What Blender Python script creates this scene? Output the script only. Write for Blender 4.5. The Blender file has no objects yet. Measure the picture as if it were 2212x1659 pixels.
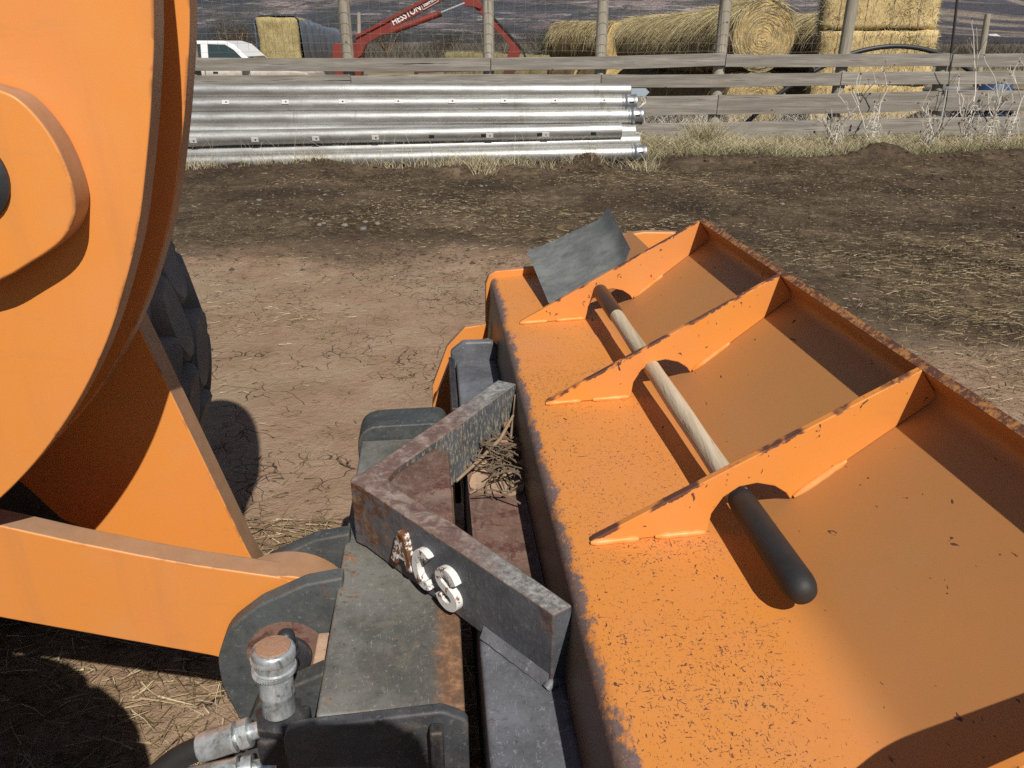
import bpy, bmesh, math, random
import numpy as np
from mathutils import Vector, Matrix

random.seed(7)
rng = np.random.default_rng(7)
S = bpy.context.scene
COL = S.collection
R = math.radians

# ------------------------------------------------------------------ camera
PITCH, FPX, CX, CY, CAMH = R(23.75), 1685.0, 1106.0, 829.5, 1.6
cam = bpy.data.cameras.new('camera')
cam.sensor_width = 36.0
cam.lens = FPX / 2212.0 * 36.0
cam.clip_start, cam.clip_end = 0.02, 20000
camo = bpy.data.objects.new('camera', cam)
COL.objects.link(camo)
camo.location = (0, 0, CAMH)
camo.rotation_euler = (math.pi / 2 - PITCH, 0, 0)
S.camera = camo

# ------------------------------------------------------------------ sky, sun, exposure
SUN = Vector((0.38, -1.0, 1.15)).normalized()          # towards the sun: behind the camera, a little right
world = bpy.data.worlds.new('World')
S.world = world
world.use_nodes = True
wn = world.node_tree
sky = wn.nodes.new('ShaderNodeTexSky')
sky.sky_type = 'NISHITA'
sky.sun_disc = False
sky.altitude = 1900.0
sky.air_density = 0.9
sky.dust_density = 0.4
sky.sun_elevation = math.asin(SUN.z)
sky.sun_rotation = math.atan2(SUN.x, SUN.y)
bg = wn.nodes['Background']
wn.links.new(sky.outputs[0], bg.inputs[0])
bg.inputs[1].default_value = 0.05
sl = bpy.data.lights.new('sun', 'SUN')
sl.energy = 5.0
sl.angle = R(0.5)
sl.color = (1.0, 0.95, 0.87)
so = bpy.data.objects.new('sun', sl)
COL.objects.link(so)
so.rotation_euler = SUN.to_track_quat('Z', 'Y').to_euler()
S.view_settings.view_transform = 'Standard'
S.view_settings.look = 'None'
S.view_settings.exposure = 0.20
S.view_settings.gamma = 1.0
S.cycles.max_bounces = 5
S.cycles.diffuse_bounces = 2
S.cycles.volume_bounces = 0
S.cycles.use_denoising = False

# ------------------------------------------------------------------ pixel -> place
_c, _s = math.cos(PITCH), math.sin(PITCH)
ANG = R(5.57)                                           # the bucket's heading
UX, UY = math.cos(ANG), math.sin(ANG)
OX, OY = 0.0, 1.305

def ray(x, y):
    u, v = (x - CX) / FPX, (y - CY) / FPX
    return (u, _c - v * _s, -_s - v * _c)

def on_w(x, y, w):
    """pixel onto the plane w of the machine frame -> (u, z)"""
    r = ray(x, y)
    k = (w - OX * UY + OY * UX) / (-r[0] * UY + r[1] * UX)
    X, Y = k * r[0] - OX, k * r[1] - OY
    return (X * UX + Y * UY, CAMH + k * r[2])

def on_z(x, y, z):
    r = ray(x, y)
    k = (z - CAMH) / r[2]
    X, Y = k * r[0] - OX, k * r[1] - OY
    return (X * UX + Y * UY, -X * UY + Y * UX)

def on_y(x, y, Y):
    """pixel onto the world plane Y -> (X, Z)"""
    r = ray(x, y)
    k = Y / r[1]
    return (k * r[0], CAMH + k * r[2])

# ------------------------------------------------------------------ mesh helpers
class MB:
    def __init__(self):
        self.v, self.f = [], []

    def add(self, vs, fs):
        o = len(self.v)
        self.v += [tuple(p) for p in vs]
        self.f += [tuple(i + o for i in f) for f in fs]
        return self

    def box(self, x0, x1, y0, y1, z0, z1):
        return self.add([(x0, y0, z0), (x1, y0, z0), (x1, y1, z0), (x0, y1, z0), (x0, y0, z1), (x1, y0, z1), (x1, y1, z1), (x0, y1, z1)],
                        [(3, 2, 1, 0), (4, 5, 6, 7), (0, 1, 5, 4), (1, 2, 6, 5), (2, 3, 7, 6), (3, 0, 4, 7)])

    def prism(self, poly, a, b):
        """poly of 2D points; a, b: functions 2D -> 3D for the two ends"""
        n = len(poly)
        self.add([a(p) for p in poly] + [b(p) for p in poly],
                 [tuple(range(n))[::-1], tuple(range(n, 2 * n))] + [(i, (i + 1) % n, n + (i + 1) % n, n + i) for i in range(n)])
        return self

    def prism_w(self, poly, w0, w1):
        return self.prism(poly, lambda p: (p[0], w0, p[1]), lambda p: (p[0], w1, p[1]))

    def prism_z(self, poly, z0, z1):
        return self.prism(poly, lambda p: (p[0], p[1], z0), lambda p: (p[0], p[1], z1))

    def tube(self, pts, r, n=8, cap=True):
        pts = [Vector(p) for p in pts]
        m = len(pts)
        rs = r if isinstance(r, (list, tuple)) else [r] * m
        vs, up = [], None
        for i, p in enumerate(pts):
            d = (pts[min(i + 1, m - 1)] - pts[max(i - 1, 0)]).normalized()
            if up is None:
                up = d.orthogonal().normalized()
            s = d.cross(up)
            if s.length < 1e-6:
                s = d.orthogonal()
            s.normalize()
            up = s.cross(d).normalized()
            for k in range(n):
                a = 2 * math.pi * k / n
                vs.append(p + (s * math.cos(a) + up * math.sin(a)) * rs[i])
        fs = [(i * n + k, i * n + (k + 1) % n, (i + 1) * n + (k + 1) % n, (i + 1) * n + k) for i in range(m - 1) for k in range(n)]
        if cap:
            fs += [tuple(range(n))[::-1], tuple(range((m - 1) * n, m * n))]
        return self.add(vs, fs)

    def lathe(self, prof, base, axis, n=24, cap=True):
        ax = Vector(axis).normalized()
        return self.tube_prof([(Vector(base) + ax * h, r) for r, h in prof], ax, n, cap)

    def tube_prof(self, rings, ax, n, cap):
        s = ax.orthogonal().normalized()
        t = ax.cross(s)
        vs = [p + (s * math.cos(2 * math.pi * k / n) + t * math.sin(2 * math.pi * k / n)) * max(r, 1e-5) for p, r in rings for k in range(n)]
        m = len(rings)
        fs = [(i * n + k, i * n + (k + 1) % n, (i + 1) * n + (k + 1) % n, (i + 1) * n + k) for i in range(m - 1) for k in range(n)]
        if cap:
            fs += [tuple(range(n))[::-1], tuple(range((m - 1) * n, m * n))]
        return self.add(vs, fs)

    def mesh(self, name):
        me = bpy.data.meshes.new(name)
        me.from_pydata(self.v, [], self.f)
        bm = bmesh.new()
        bm.from_mesh(me)
        bmesh.ops.recalc_face_normals(bm, faces=bm.faces)
        bm.to_mesh(me)
        bm.free()
        return me

    def build(self, name, m, parent=None, smooth=35, bevel=0.0, seg=2):
        me = self.mesh(name)
        o = bpy.data.objects.new(name, me)
        COL.objects.link(o)
        me.materials.append(m)
        if smooth:
            me.shade_smooth()
            me.set_sharp_from_angle(angle=R(smooth))
        if bevel:
            b = o.modifiers.new('bevel', 'BEVEL')
            b.width, b.segments, b.limit_method, b.angle_limit = bevel, seg, 'ANGLE', R(35)
            b.harden_normals = bool(smooth)
        if parent:
            o.parent = parent
        return o


def tag(o, label=None, cat=None, group=None, kind=None):
    for k, val in (('label', label), ('category', cat), ('group', group), ('kind', kind)):
        if val:
            o[k] = val
    return o

def thing(name, label, cat, loc=(0, 0, 0), rz=0.0, group=None):
    o = bpy.data.objects.new(name, None)
    o.empty_display_size = 0.1
    COL.objects.link(o)
    o.location = loc
    o.rotation_euler = (0, 0, rz)
    return tag(o, label, cat, group)

def fillet(pts, rad, n=6):
    """round the inner corners of an open polyline"""
    out = [Vector(pts[0])]
    for i in range(1, len(pts) - 1):
        p, a, b = Vector(pts[i]), Vector(pts[i - 1]), Vector(pts[i + 1])
        r = rad[i - 1]
        if r <= 0:
            out.append(p)
            continue
        da, db = (a - p).normalized(), (b - p).normalized()
        ang = da.angle(db)
        t = min(r / math.tan(ang / 2), (a - p).length * .49, (b - p).length * .49)
        for k in range(n + 1):
            q = k / n
            out.append((p + da * t) * (1 - q) ** 2 + p * 2 * q * (1 - q) + (p + db * t) * q ** 2)
    out.append(Vector(pts[-1]))
    return out

def smooth_poly(pts, n=4, closed=True):
    """Catmull-Rom through 2D points"""
    P = [Vector(p) for p in pts]
    m = len(P)
    out = []
    rngi = range(m) if closed else range(m - 1)
    for i in rngi:
        g = (lambda k: P[k % m]) if closed else (lambda k: P[min(max(k, 0), m - 1)])
        p0, p1, p2, p3 = g(i - 1), g(i), g(i + 1), g(i + 2)
        for k in range(n):
            t = k / n
            out.append(0.5 * ((2 * p1) + (p2 - p0) * t + (2 * p0 - 5 * p1 + 4 * p2 - p3) * t * t + (3 * p1 - p0 - 3 * p2 + p3) * t ** 3))
    if not closed:
        out.append(P[-1])
    return out

def np_mesh(name, V, Q, m, parent=None, smooth=False):
    me = bpy.data.meshes.new(name)
    k = Q.shape[1]
    me.vertices.add(len(V))
    me.vertices.foreach_set('co', np.ascontiguousarray(V, dtype=np.float32).ravel())
    me.loops.add(Q.size)
    me.loops.foreach_set('vertex_index', np.ascontiguousarray(Q, dtype=np.int32).ravel())
    me.polygons.add(len(Q))
    me.polygons.foreach_set('loop_start', np.arange(0, Q.size, k, dtype=np.int32))
    me.update(calc_edges=True)
    me.validate()
    if smooth:
        me.shade_smooth()
    me.materials.append(m)
    o = bpy.data.objects.new(name, me)
    COL.objects.link(o)
    if parent:
        o.parent = parent
    return o

def ribbons(name, base, d0, d1, L, Wd, segs, m, parent=None):
    """n curved blades: pos(t) = base + L*(t*d0 + t^2*d1)"""
    n = len(base)
    side = np.cross(d0 + d1 * .5, rng.normal(size=(n, 3)))
    side /= np.linalg.norm(side, axis=1)[:, None] + 1e-9
    V = np.zeros((n, segs + 1, 2, 3))
    for i in range(segs + 1):
        t = i / segs
        p = base + L[:, None] * (t * d0 + t * t * d1)
        w = (Wd * (1 - .75 * t))[:, None]
        V[:, i, 0] = p - side * w
        V[:, i, 1] = p + side * w
    off = (np.arange(n) * (segs + 1) * 2)[:, None]
    Q = np.concatenate([off + np.array([[2 * i, 2 * i + 1, 2 * i + 3, 2 * i + 2]]) for i in range(segs)], axis=0)
    return np_mesh(name, V.reshape(-1, 3), Q, m, parent)

# ------------------------------------------------------------------ numpy noise
def vnoise(x, y, seed=0):
    xi, yi = np.floor(x).astype(np.int64), np.floor(y).astype(np.int64)
    xf, yf = x - xi, y - yi
    def h(a, b):
        n = (a * 374761393 + b * 668265263 + seed * 974634777) & 0x7fffffff
        n = ((n ^ (n >> 13)) * 1274126177) & 0x7fffffff
        return ((n ^ (n >> 16)) & 0xffff) / 65535.0
    u, v = xf * xf * (3 - 2 * xf), yf * yf * (3 - 2 * yf)
    return (h(xi, yi) * (1 - u) + h(xi + 1, yi) * u) * (1 - v) + (h(xi, yi + 1) * (1 - u) + h(xi + 1, yi + 1) * u) * v

def fbm(x, y, sc, octv=4, seed=0, gain=.5):
    x, y = np.asarray(x, float) * sc, np.asarray(y, float) * sc
    s, a, t = 0, 1.0, 0
    for k in range(octv):
        s = s + a * (vnoise(x + 17.3 * k, y - 9.1 * k, seed + k) - .5)
        t += a
        a *= gain
        x, y = x * 2.03, y * 2.03
    return s / t * 2

def sst(a, b, x):
    t = np.clip((x - a) / (b - a), 0, 1)
    return t * t * (3 - 2 * t)

def mound(x, y, cx, cy, rx, ry, h):
    return h * np.exp(-(((x - cx) / rx) ** 2 + ((y - cy) / ry) ** 2))

def ground_h(x, y):
    x, y = np.asarray(x, float), np.asarray(y, float)
    yy = y + .95 * np.maximum(x, 0)
    muck = sst(5.0, 6.8, yy) * (1 - sst(12.3, 13.0, y))
    h = .018 * fbm(x, y, .6, 3, 3) + .006 * fbm(x, y, 5, 3, 5)
    h = h + muck * (.05 * fbm(x, y, 1.6, 4, 11, .6) + .035 * np.maximum(fbm(x, y, 7, 3, 12), 0))
    # pushed-up rim of dirt in front of the pipes and the grass
    rim = np.exp(-((y - 10.75 - .12 * np.sin(x * .9)) / .35) ** 2)
    rim2 = np.exp(-((y - 11.55 - .15 * np.sin(x * 1.1)) / .35) ** 2) * sst(1.7, 2.4, x)
    rough = .55 + .8 * fbm(x, y, 1.1, 3, 21)
    h = h + .055 * rim * np.clip(rough, 0, 2) * (1 - sst(1.7, 2.4, x)) + .11 * rim2 * np.clip(rough, 0, 2)
    h = h + mound(x, y, -2.75, 10.6, .75, .25, .13) + mound(x, y, .95, 10.7, .3, .16, .17) + mound(x, y, 5.35, 11.6, .4, .25, .2)
    h = h + mound(x, y, 7.2, 11.5, .6, .3, .1) + mound(x, y, -.3, 10.5, .9, .2, .05)
    h = h + (rim + rim2) * .05 * np.maximum(fbm(x, y, 6, 3, 31, .6), 0)
    # grass verge under the fence, lower ground beyond
    h = h + .10 * sst(11.6, 12.4, y) * (1 - sst(13.2, 14.5, y)) - .3 * sst(13.5, 20, y)
    h = h + .25 * fbm(x, y, .05, 2, 41) * sst(18, 40, y)
    return h

# ------------------------------------------------------------------ materials
class G:
    def __init__(self, name):
        self.m = bpy.data.materials.new(name)
        self.m.use_nodes = True
        self.t = self.m.node_tree
        self.b = self.t.nodes['Principled BSDF']
        self._c = None

    def n(self, typ, **kw):
        nd = self.t.nodes.new('ShaderNode' + typ)
        for k, v in kw.items():
            setattr(nd, k, v)
        return nd

    def put(self, sock, v):
        if hasattr(v, 'is_output') or isinstance(v, bpy.types.NodeSocket):
            self.t.links.new(v, sock)
        elif isinstance(v, (tuple, list)) and sock.type == 'RGBA' and len(v) == 3:
            sock.default_value = (*v, 1)
        else:
            sock.default_value = v

    def co(self, scale=None, rot=None, kind='Object'):
        if self._c is None:
            self._c = self.n('TexCoord')
        o = self._c.outputs[kind]
        if scale is None and rot is None:
            return o
        mp = self.n('Mapping')
        self.put(mp.inputs[0], o)
        if scale is not None:
            mp.inputs['Scale'].default_value = scale if not isinstance(scale, (int, float)) else (scale,) * 3
        if rot is not None:
            mp.inputs['Rotation'].default_value = rot
        return mp.outputs[0]

    def xyz(self, v=None):
        s = self.n('SeparateXYZ')
        self.put(s.inputs[0], v or self.co())
        return s.outputs

    def noise(self, scale, detail=4, rough=.55, vec=None, dist=0.0):
        nd = self.n('TexNoise')
        self.put(nd.inputs['Vector'], vec or self.co())
        for k, v in (('Scale', scale), ('Detail', detail), ('Roughness', rough), ('Distortion', dist)):
            nd.inputs[k].default_value = v
        return nd.outputs[0]

    def vor(self, scale, feature='F1', vec=None, out=0, rand=1.0):
        nd = self.n('TexVoronoi', feature=feature)
        self.put(nd.inputs['Vector'], vec or self.co())
        nd.inputs['Scale'].default_value = scale
        nd.inputs['Randomness'].default_value = rand
        return nd.outputs[out]

    def mth(self, op, a, b=0.5, c=0.0, clamp=False):
        nd = self.n('Math', operation=op, use_clamp=clamp)
        for i, v in enumerate((a, b, c)):
            self.put(nd.inputs[i], v)
        return nd.outputs[0]

    def step(self, x, a, b):
        """smooth 0..1 as x goes a..b (a may exceed b)"""
        nd = self.n('MapRange', interpolation_type='SMOOTHSTEP')
        self.put(nd.inputs[0], x)
        nd.inputs[1].default_value, nd.inputs[2].default_value = a, b
        return nd.outputs[0]

    def mix(self, f, a, b, mode='MIX'):
        nd = self.n('MixRGB', blend_type=mode)
        for i, v in enumerate((f, a, b)):
            self.put(nd.inputs[i], v)
        return nd.outputs[0]

    def ramp(self, f, stops):
        nd = self.n('ValToRGB')
        self.put(nd.inputs[0], f)
        e = nd.color_ramp.elements
        while len(e) < len(stops):
            e.new(.5)
        for el, (p, c) in zip(e, stops):
            el.position, el.color = p, (*c, 1)
        return nd.outputs[0]

    def bump(self, h, strength=.5, dist=.01, normal=None):
        nd = self.n('Bump')
        nd.inputs['Strength'].default_value = strength
        nd.inputs['Distance'].default_value = dist
        self.put(nd.inputs['Height'], h)
        if normal:
            self.put(nd.inputs['Normal'], normal)
        return nd.outputs[0]

    def out(self, col, rough=.6, metal=0.0, normal=None, spec=None):
        self.put(self.b.inputs['Base Color'], col)
        self.put(self.b.inputs['Roughness'], rough)
        self.put(self.b.inputs['Metallic'], metal)
        if normal:
            self.put(self.b.inputs['Normal'], normal)
        if spec is not None:
            self.put(self.b.inputs['Specular IOR Level'], spec)
        return self.m

    def island(self):
        return self.n('NewGeometry').outputs['Random Per Island']

def edge_mask(g, r=.006, lo=.985, hi=.93):
    bv = g.n('Bevel', samples=3)
    bv.inputs['Radius'].default_value = r
    dt = g.n('VectorMath', operation='DOT_PRODUCT')
    g.put(dt.inputs[0], bv.outputs[0])
    g.put(dt.inputs[1], g.n('NewGeometry').outputs['Normal'])
    return g.step(dt.outputs['Value'], lo, hi)

ORANGE = (.77, .285, .056)
CHIP = (.095, .036, .026)

def orange_paint(name, kind):
    g = G(name)
    x = g.xyz()
    big = g.noise(3.1, 4, .6)
    col = g.mix(g.step(big, .35, .7), ORANGE, (.76, .285, .08))
    dust = g.noise(9, 5, .65)
    col = g.mix(g.mth('MULTIPLY', g.step(dust, .5, .8), .22), col, (.62, .36, .17))
    fade = g.noise(1.7, 6, .7, g.co((1, 1, .6)), .5)
    col = g.mix(g.mth('MULTIPLY', g.step(fade, .50, .72), .22), col, (.78, .36, .13))
    sm = g.noise(24, 5, .75, g.co((.25, 1, 1.2), (0, .4, 0)), .4)
    col = g.mix(g.mth('MULTIPLY', g.step(sm, .56, .70), .16), col, (.50, .24, .10))
    wear = None
    def combine(a, b):
        return b if a is None else g.mth('MAXIMUM', a, b)
    def speck(scale, th, soft=.03, stretch=(1, 1, 1), rot=(0, 0, 0), det=2.5):
        return g.noise(scale, det, .62, g.co(stretch, rot), .6), th, soft
    if kind == 'shell':
        col = g.mix(1.0, col, (.88, .90, .92), 'MULTIPLY')
        slope_dust_shade = g.mth('MULTIPLY', g.step(x[0], .30, .42), g.mth('MULTIPLY_ADD', g.noise(6, 5, .65), .3, .45))  # slope plate painted browner: dust tint plus grazing-sun shade put into the colour
        col = g.mix(slope_dust_shade, col, (.37, .20, .085))
        fine = g.noise(250, 3, .65, g.co((.5, 1, 1), (0, 0, .35)), .8)
        fine2 = g.noise(330, 2.5, .6, g.co((1, .45, 1), (0, 0, -.5)), .8)
        coarse = g.noise(64, 3, .7, g.co((1, .35, 1), (0, 0, -.9)), 1.2)
        flat = g.mth('MULTIPLY', g.step(x[0], .40, .27), g.step(x[2], .80, .84))
        dens = g.mth('MULTIPLY', flat, g.mth('ADD', g.mth('MULTIPLY_ADD', g.noise(4.5, 5, .7), .26, -.075), g.mth('MULTIPLY', g.step(x[1], .9, -.3), .022)))
        w1 = g.step(g.mth('ADD', g.mth('MAXIMUM', fine, g.mth('SUBTRACT', fine2, .01)), dens), .70, .73)
        w1 = g.mth('MULTIPLY', w1, g.mth('MAXIMUM', flat, .0))
        w2 = g.step(g.mth('ADD', coarse, g.mth('MULTIPLY', flat, .035)), .735, .75)
        sparse = g.step(g.noise(85, 2, .5, g.co((1, .5, 1), (0, 0, .7)), .8), .725, .74)
        # long scratches along the plate
        scr = g.step(g.noise(14, 1, .5, g.co((1.0, 9, 1.0), (0, 0, 1.15))), .80, .81)
        wear = combine(combine(w1, w2), combine(sparse, g.mth('MULTIPLY', scr, flat)))
        # the bare bent edge at the back
        en = g.mth('ADD', g.mth('MULTIPLY', g.noise(42, 5, .75, g.co((1, .6, 1))), .07), g.mth('MULTIPLY', g.noise(7, 2, .5), .05))
        edge = g.step(g.mth('SUBTRACT', x[0], en), .014, .002)
        col = g.mix(g.mth('MULTIPLY', edge, g.step(g.noise(120, 3, .7), .30, .42)), col, g.mix(g.noise(90, 4, .7), (.10, .065, .06), (.26, .19, .17)))
        # bare worn lip
        lipd = g.mth('ADD', g.mth('MULTIPLY', x[0], -.626), g.mth('MULTIPLY', x[2], .78))
        lip = g.mth('MULTIPLY', g.step(x[0], .52, .56), g.step(g.mth('ADD', lipd, g.mth('MULTIPLY', g.noise(45, 4, .7), .016)), .5205, .523))
        wear = combine(wear, g.mth('MULTIPLY', lip, g.step(g.noise(70, 6, .75), .40, .54)))
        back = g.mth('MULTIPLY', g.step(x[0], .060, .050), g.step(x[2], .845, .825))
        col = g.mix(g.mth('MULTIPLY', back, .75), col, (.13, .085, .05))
    elif kind == 'rib':
        line = g.mth('SUBTRACT', x[2], g.mth('MULTIPLY_ADD', x[0], .566, .8023))
        n1 = g.noise(48, 4, .7, None, .5)
        top = g.step(g.mth('ADD', line, g.mth('MULTIPLY', n1, .018)), .0080, .0095)
        gate = g.step(g.noise(13, 3, .6), .46, .56)
        wear = g.mth('MULTIPLY', top, gate)
        nearer = g.step(line, -.09, .0)
        sp = g.step(g.mth('ADD', g.noise(55, 3, .65, g.co((1, 1, .6)), .8), g.mth('MULTIPLY', nearer, .03)), .685, .70)
        sp2 = g.step(g.noise(17, 2, .6, g.co((1, 1, .7)), .7), .735, .745)
        wear = combine(wear, combine(sp, sp2))
    elif kind == 'weld':
        col = g.mix(g.step(g.noise(30, 3), .4, .7), ORANGE, (.80, .36, .12))
        wear = g.step(g.noise(60, 3, .6), .70, .73)
    else:
        sp = g.step(g.noise(30, 5, .75, None, .4), .69, .70)
        gate = g.step(g.noise(3.2, 3, .55), .50, .58)
        wear = g.mth('MULTIPLY', sp, gate)
        # faint drips of runoff
        dr = g.noise(2.2, 4, .6, g.co((6, 6, .6)))
        col = g.mix(g.mth('MULTIPLY', g.step(dr, .53, .68), .34), col, (.60, .25, .085))
        sc2 = g.step(g.noise(40, 3, .7, g.co((1, 1, 7), (0, .7, 0))), .69, .73)
        col = g.mix(g.mth('MULTIPLY', sc2, .45), col, (.62, .40, .22))
        blot = g.step(g.noise(5.5, 6, .75, None, .6), .62, .72)
        col = g.mix(g.mth('MULTIPLY', blot, .35), col, (.42, .23, .11))
        nn_ = g.xyz(g.co(kind='Normal'))
        cut = g.step(g.mth('ABSOLUTE', nn_[1]), .75, .45)
        cut = g.mth('MULTIPLY', cut, g.mth('MULTIPLY_ADD', g.noise(7, 4, .6), .5, .5))
        col = g.mix(g.mth('MULTIPLY', cut, 1.1, clamp=True), col, g.mix(g.noise(30, 5, .7), (.20, .135, .09), (.40, .27, .18)))
        wear = g.mth('MAXIMUM', wear, g.mth('MULTIPLY', edge_mask(g), g.step(g.noise(16, 4, .65), .50, .60)))
    col = g.mix(wear, col, g.mix(g.noise(34, 3, .6), (.07, .030, .026), (.20, .082, .048)))
    rough = g.mth('MULTIPLY_ADD', wear, .3, .42)
    hgt = g.mth('MULTIPLY_ADD', wear, -1.0, g.mth('MULTIPLY', g.noise(22, 3), .25))
    return g.out(col, rough, 0, g.bump(hgt, .35, .0015), .35)

def steel(name, base, rust=(.14, .06, .035), amt=.5, dust=.3, rough=.55, sc=9.0, dustcol=(.30, .22, .14), metal=0.0, edge=True, rustx=None, sun=None):
    g = G(name)
    n1 = g.noise(sc, 7, .72, None, .5)
    col = g.mix(g.step(g.noise(sc * .5, 6, .7), .38, .64), tuple(c * .62 for c in base), tuple(c * 1.25 for c in base))
    # dust film, then fine chips and scratches through it
    col = g.mix(g.mth('MULTIPLY', g.step(g.noise(sc * 1.6, 7, .75, None, .6), .46, .68), dust), col, dustcol)
    chip = g.noise(110, 4, .75, None, .5)
    col = g.mix(g.mth('MULTIPLY', g.step(chip, .60, .66), .55), col, tuple(min(1, c * 2.1 + .03) for c in base))
    col = g.mix(g.mth('MULTIPLY', g.step(chip, .40, .34), .6), col, tuple(c * .3 for c in base))
    for rot, th in (((0, .3, .6), .685), ((.4, 0, -.8), .70)):
        scr = g.step(g.noise(70, 2, .6, g.co((9, .7, 4), rot)), th, th + .03)
        col = g.mix(g.mth('MULTIPLY', scr, .5), col, tuple(min(1, c * 2.6 + .05) for c in base))
    r = g.step(g.mth('ADD', n1, g.mth('MULTIPLY', g.noise(70, 4, .7), .10)), 1.06 - amt, 1.12 - amt)
    if rustx is not None:
        a, b = rustx
        r = g.mth('MAXIMUM', r, g.mth('MULTIPLY', g.step(g.mth('ADD', g.xyz()[0], g.mth('MULTIPLY', n1, .06)), a, b), .85))
    rc = g.ramp(g.noise(48, 6, .75), [(.3, tuple(c * .55 for c in rust)), (.5, rust), (.66, tuple(min(1, c * 2.3) for c in rust))])
    col = g.mix(r, col, rc)
    if edge:
        em = g.mth('MULTIPLY', edge_mask(g, .007, .985, .88), g.step(g.noise(17, 5, .7), .44, .58))
        col = g.mix(g.mth('MULTIPLY', em, .8), col, g.mix(g.noise(60, 3), tuple(c * .8 for c in rust), (.34, .27, .19)))
    h = g.mth('ADD', g.mth('MULTIPLY', chip, .8), g.mth('ADD', n1, g.mth('MULTIPLY', r, .5)))
    return g.out(col, g.mth('MULTIPLY_ADD', r, .3, g.mth('MULTIPLY_ADD', chip, .25, rough - .12)), metal, g.bump(h, .45, .0025), .45)

def plain(name, col, rough=.6, metal=0.0, var=.25, sc=12.0, bump=.15, bd=.003):
    g = G(name)
    n = g.noise(sc, 5, .6)
    c = g.mix(n, tuple(q * (1 - var) for q in col), tuple(min(1, q * (1 + var)) for q in col))
    return g.out(c, rough, metal, g.bump(g.noise(sc * 5, 4), bump, bd))

M = {}
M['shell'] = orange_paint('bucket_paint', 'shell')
M['rib'] = orange_paint('rib_paint', 'rib')
M['weld'] = orange_paint('weld_paint', 'weld')
M['orange'] = orange_paint('loader_paint', 'body')
M['beam'] = steel('coupler_beam_steel', (.155, .153, .138), rust=(.18, .09, .045), amt=.42, dust=.45, rough=.48, dustcol=(.25, .205, .15), rustx=(-.135, -.105))
M['beam2'] = steel('adapter_beam_steel', (.135, .142, .16), amt=.36, dust=.25, dustcol=(.24, .21, .19), rough=.48)
M['weldgrey'] = steel('weld_grey', (.16, .165, .18), amt=.34, dust=.2, edge=False)
def brace_steel():
    g = G('brace_steel')
    x = g.xyz()
    n = g.noise(9, 7, .74, None, .5)
    col = g.mix(g.step(g.noise(5, 6, .7), .38, .64), (.060, .066, .078), (.115, .122, .140))
    chip = g.noise(95, 4, .75, None, .5)
    col = g.mix(g.mth('MULTIPLY', g.step(chip, .59, .65), .4), col, (.26, .25, .22))
    scr = g.step(g.noise(60, 5, .8, g.co((2.5, 2.5, .8))), .50, .60)
    far = g.step(x[1], -.02, .06)
    col = g.mix(g.mth('MULTIPLY', scr, g.mth('MULTIPLY_ADD', far, .75, .08)), col, (.42, .38, .26))
    peak = g.step(g.mth('ADD', x[0], g.mth('MULTIPLY', n, .26)), -.03, -.14)
    rc = g.ramp(g.noise(42, 6, .75), [(.32, (.045, .025, .02)), (.5, (.135, .065, .04)), (.66, (.30, .19, .10))])
    col = g.mix(g.mth('MULTIPLY', peak, g.step(g.noise(26, 6, .75), .42, .56)), col, rc)
    drip = g.step(g.noise(30, 4, .7, g.co((1, 1, .18))), .60, .68)
    col = g.mix(g.mth('MULTIPLY', drip, .6), col, rc)
    # the top is scuffed down to red primer and rust, the tips to grey
    topm = g.step(g.mth('ADD', x[2], g.mth('MULTIPLY', n, .016)), .845, .849)
    red = g.ramp(g.noise(30, 7, .78, g.co((1, 1, 1), (0, 0, .6)), .6), [(.32, (.10, .055, .045)), (.48, (.18, .115, .095)), (.60, (.31, .24, .205)), (.72, (.42, .36, .31))])
    tip = g.step(g.mth('ADD', x[0], g.mth('MULTIPLY', n, .1)), -.07, .03)
    red = g.mix(tip, red, g.ramp(g.noise(90, 5, .8), [(.36, (.10, .10, .10)), (.5, (.22, .215, .205)), (.64, (.38, .37, .34))]))
    col = g.mix(topm, col, red)
    em = g.mth('MULTIPLY', edge_mask(g, .008, .985, .88), g.step(g.noise(19, 5, .7), .42, .56))
    col = g.mix(g.mth('MULTIPLY', em, .9), col, rc)
    return g.out(col, g.mth('MULTIPLY_ADD', chip, .3, .42), 0, g.bump(g.mth('ADD', g.mth('MULTIPLY', chip, .8), n), .5, .003), .45)
M['brace'] = brace_steel()
M['ear'] = steel('ear_steel', (.075, .083, .085), amt=.40, dust=.30, dustcol=(.17, .155, .12))
M['dark'] = steel('dark_bracket_steel', (.028, .028, .032), amt=.36, dust=.3, dustcol=(.11, .095, .075))
M['cap'] = steel('end_cap_steel', (.072, .075, .082), amt=.40, dust=.35, dustcol=(.20, .17, .13))
M['rusty'] = steel('rusty_plate', (.17, .095, .07), rust=(.11, .05, .04), amt=.5, dust=.5, dustcol=(.30, .23, .19), rough=.8)
M['sandy'] = steel('silty_ledge', (.42, .28, .19), rust=(.30, .19, .12), amt=.4, dust=.3, rough=.9)
def zinc():
    g = G('zinc_fitting')
    n = g.noise(45, 6, .75, g.co((1, 1, .5)), .5)
    col = g.ramp(n, [(.32, (.12, .12, .11)), (.44, (.42, .45, .46)), (.6, (.66, .70, .72))])
    col = g.mix(g.mth('MULTIPLY', g.step(g.noise(12, 5, .7), .54, .68), .5), col, (.34, .28, .21))
    return g.out(col, g.mth('MULTIPLY_ADD', n, -.2, .48), .55, g.bump(n, .3, .0012), .6)
M['zinc'] = zinc()
M['rubber'] = plain('hose_rubber', (.022, .021, .021), .62, 0, .5, 40, .3, .001)
M['pinsteel'] = plain('pin_steel', (.07, .075, .08), .4, .6, .4, 20)
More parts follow.
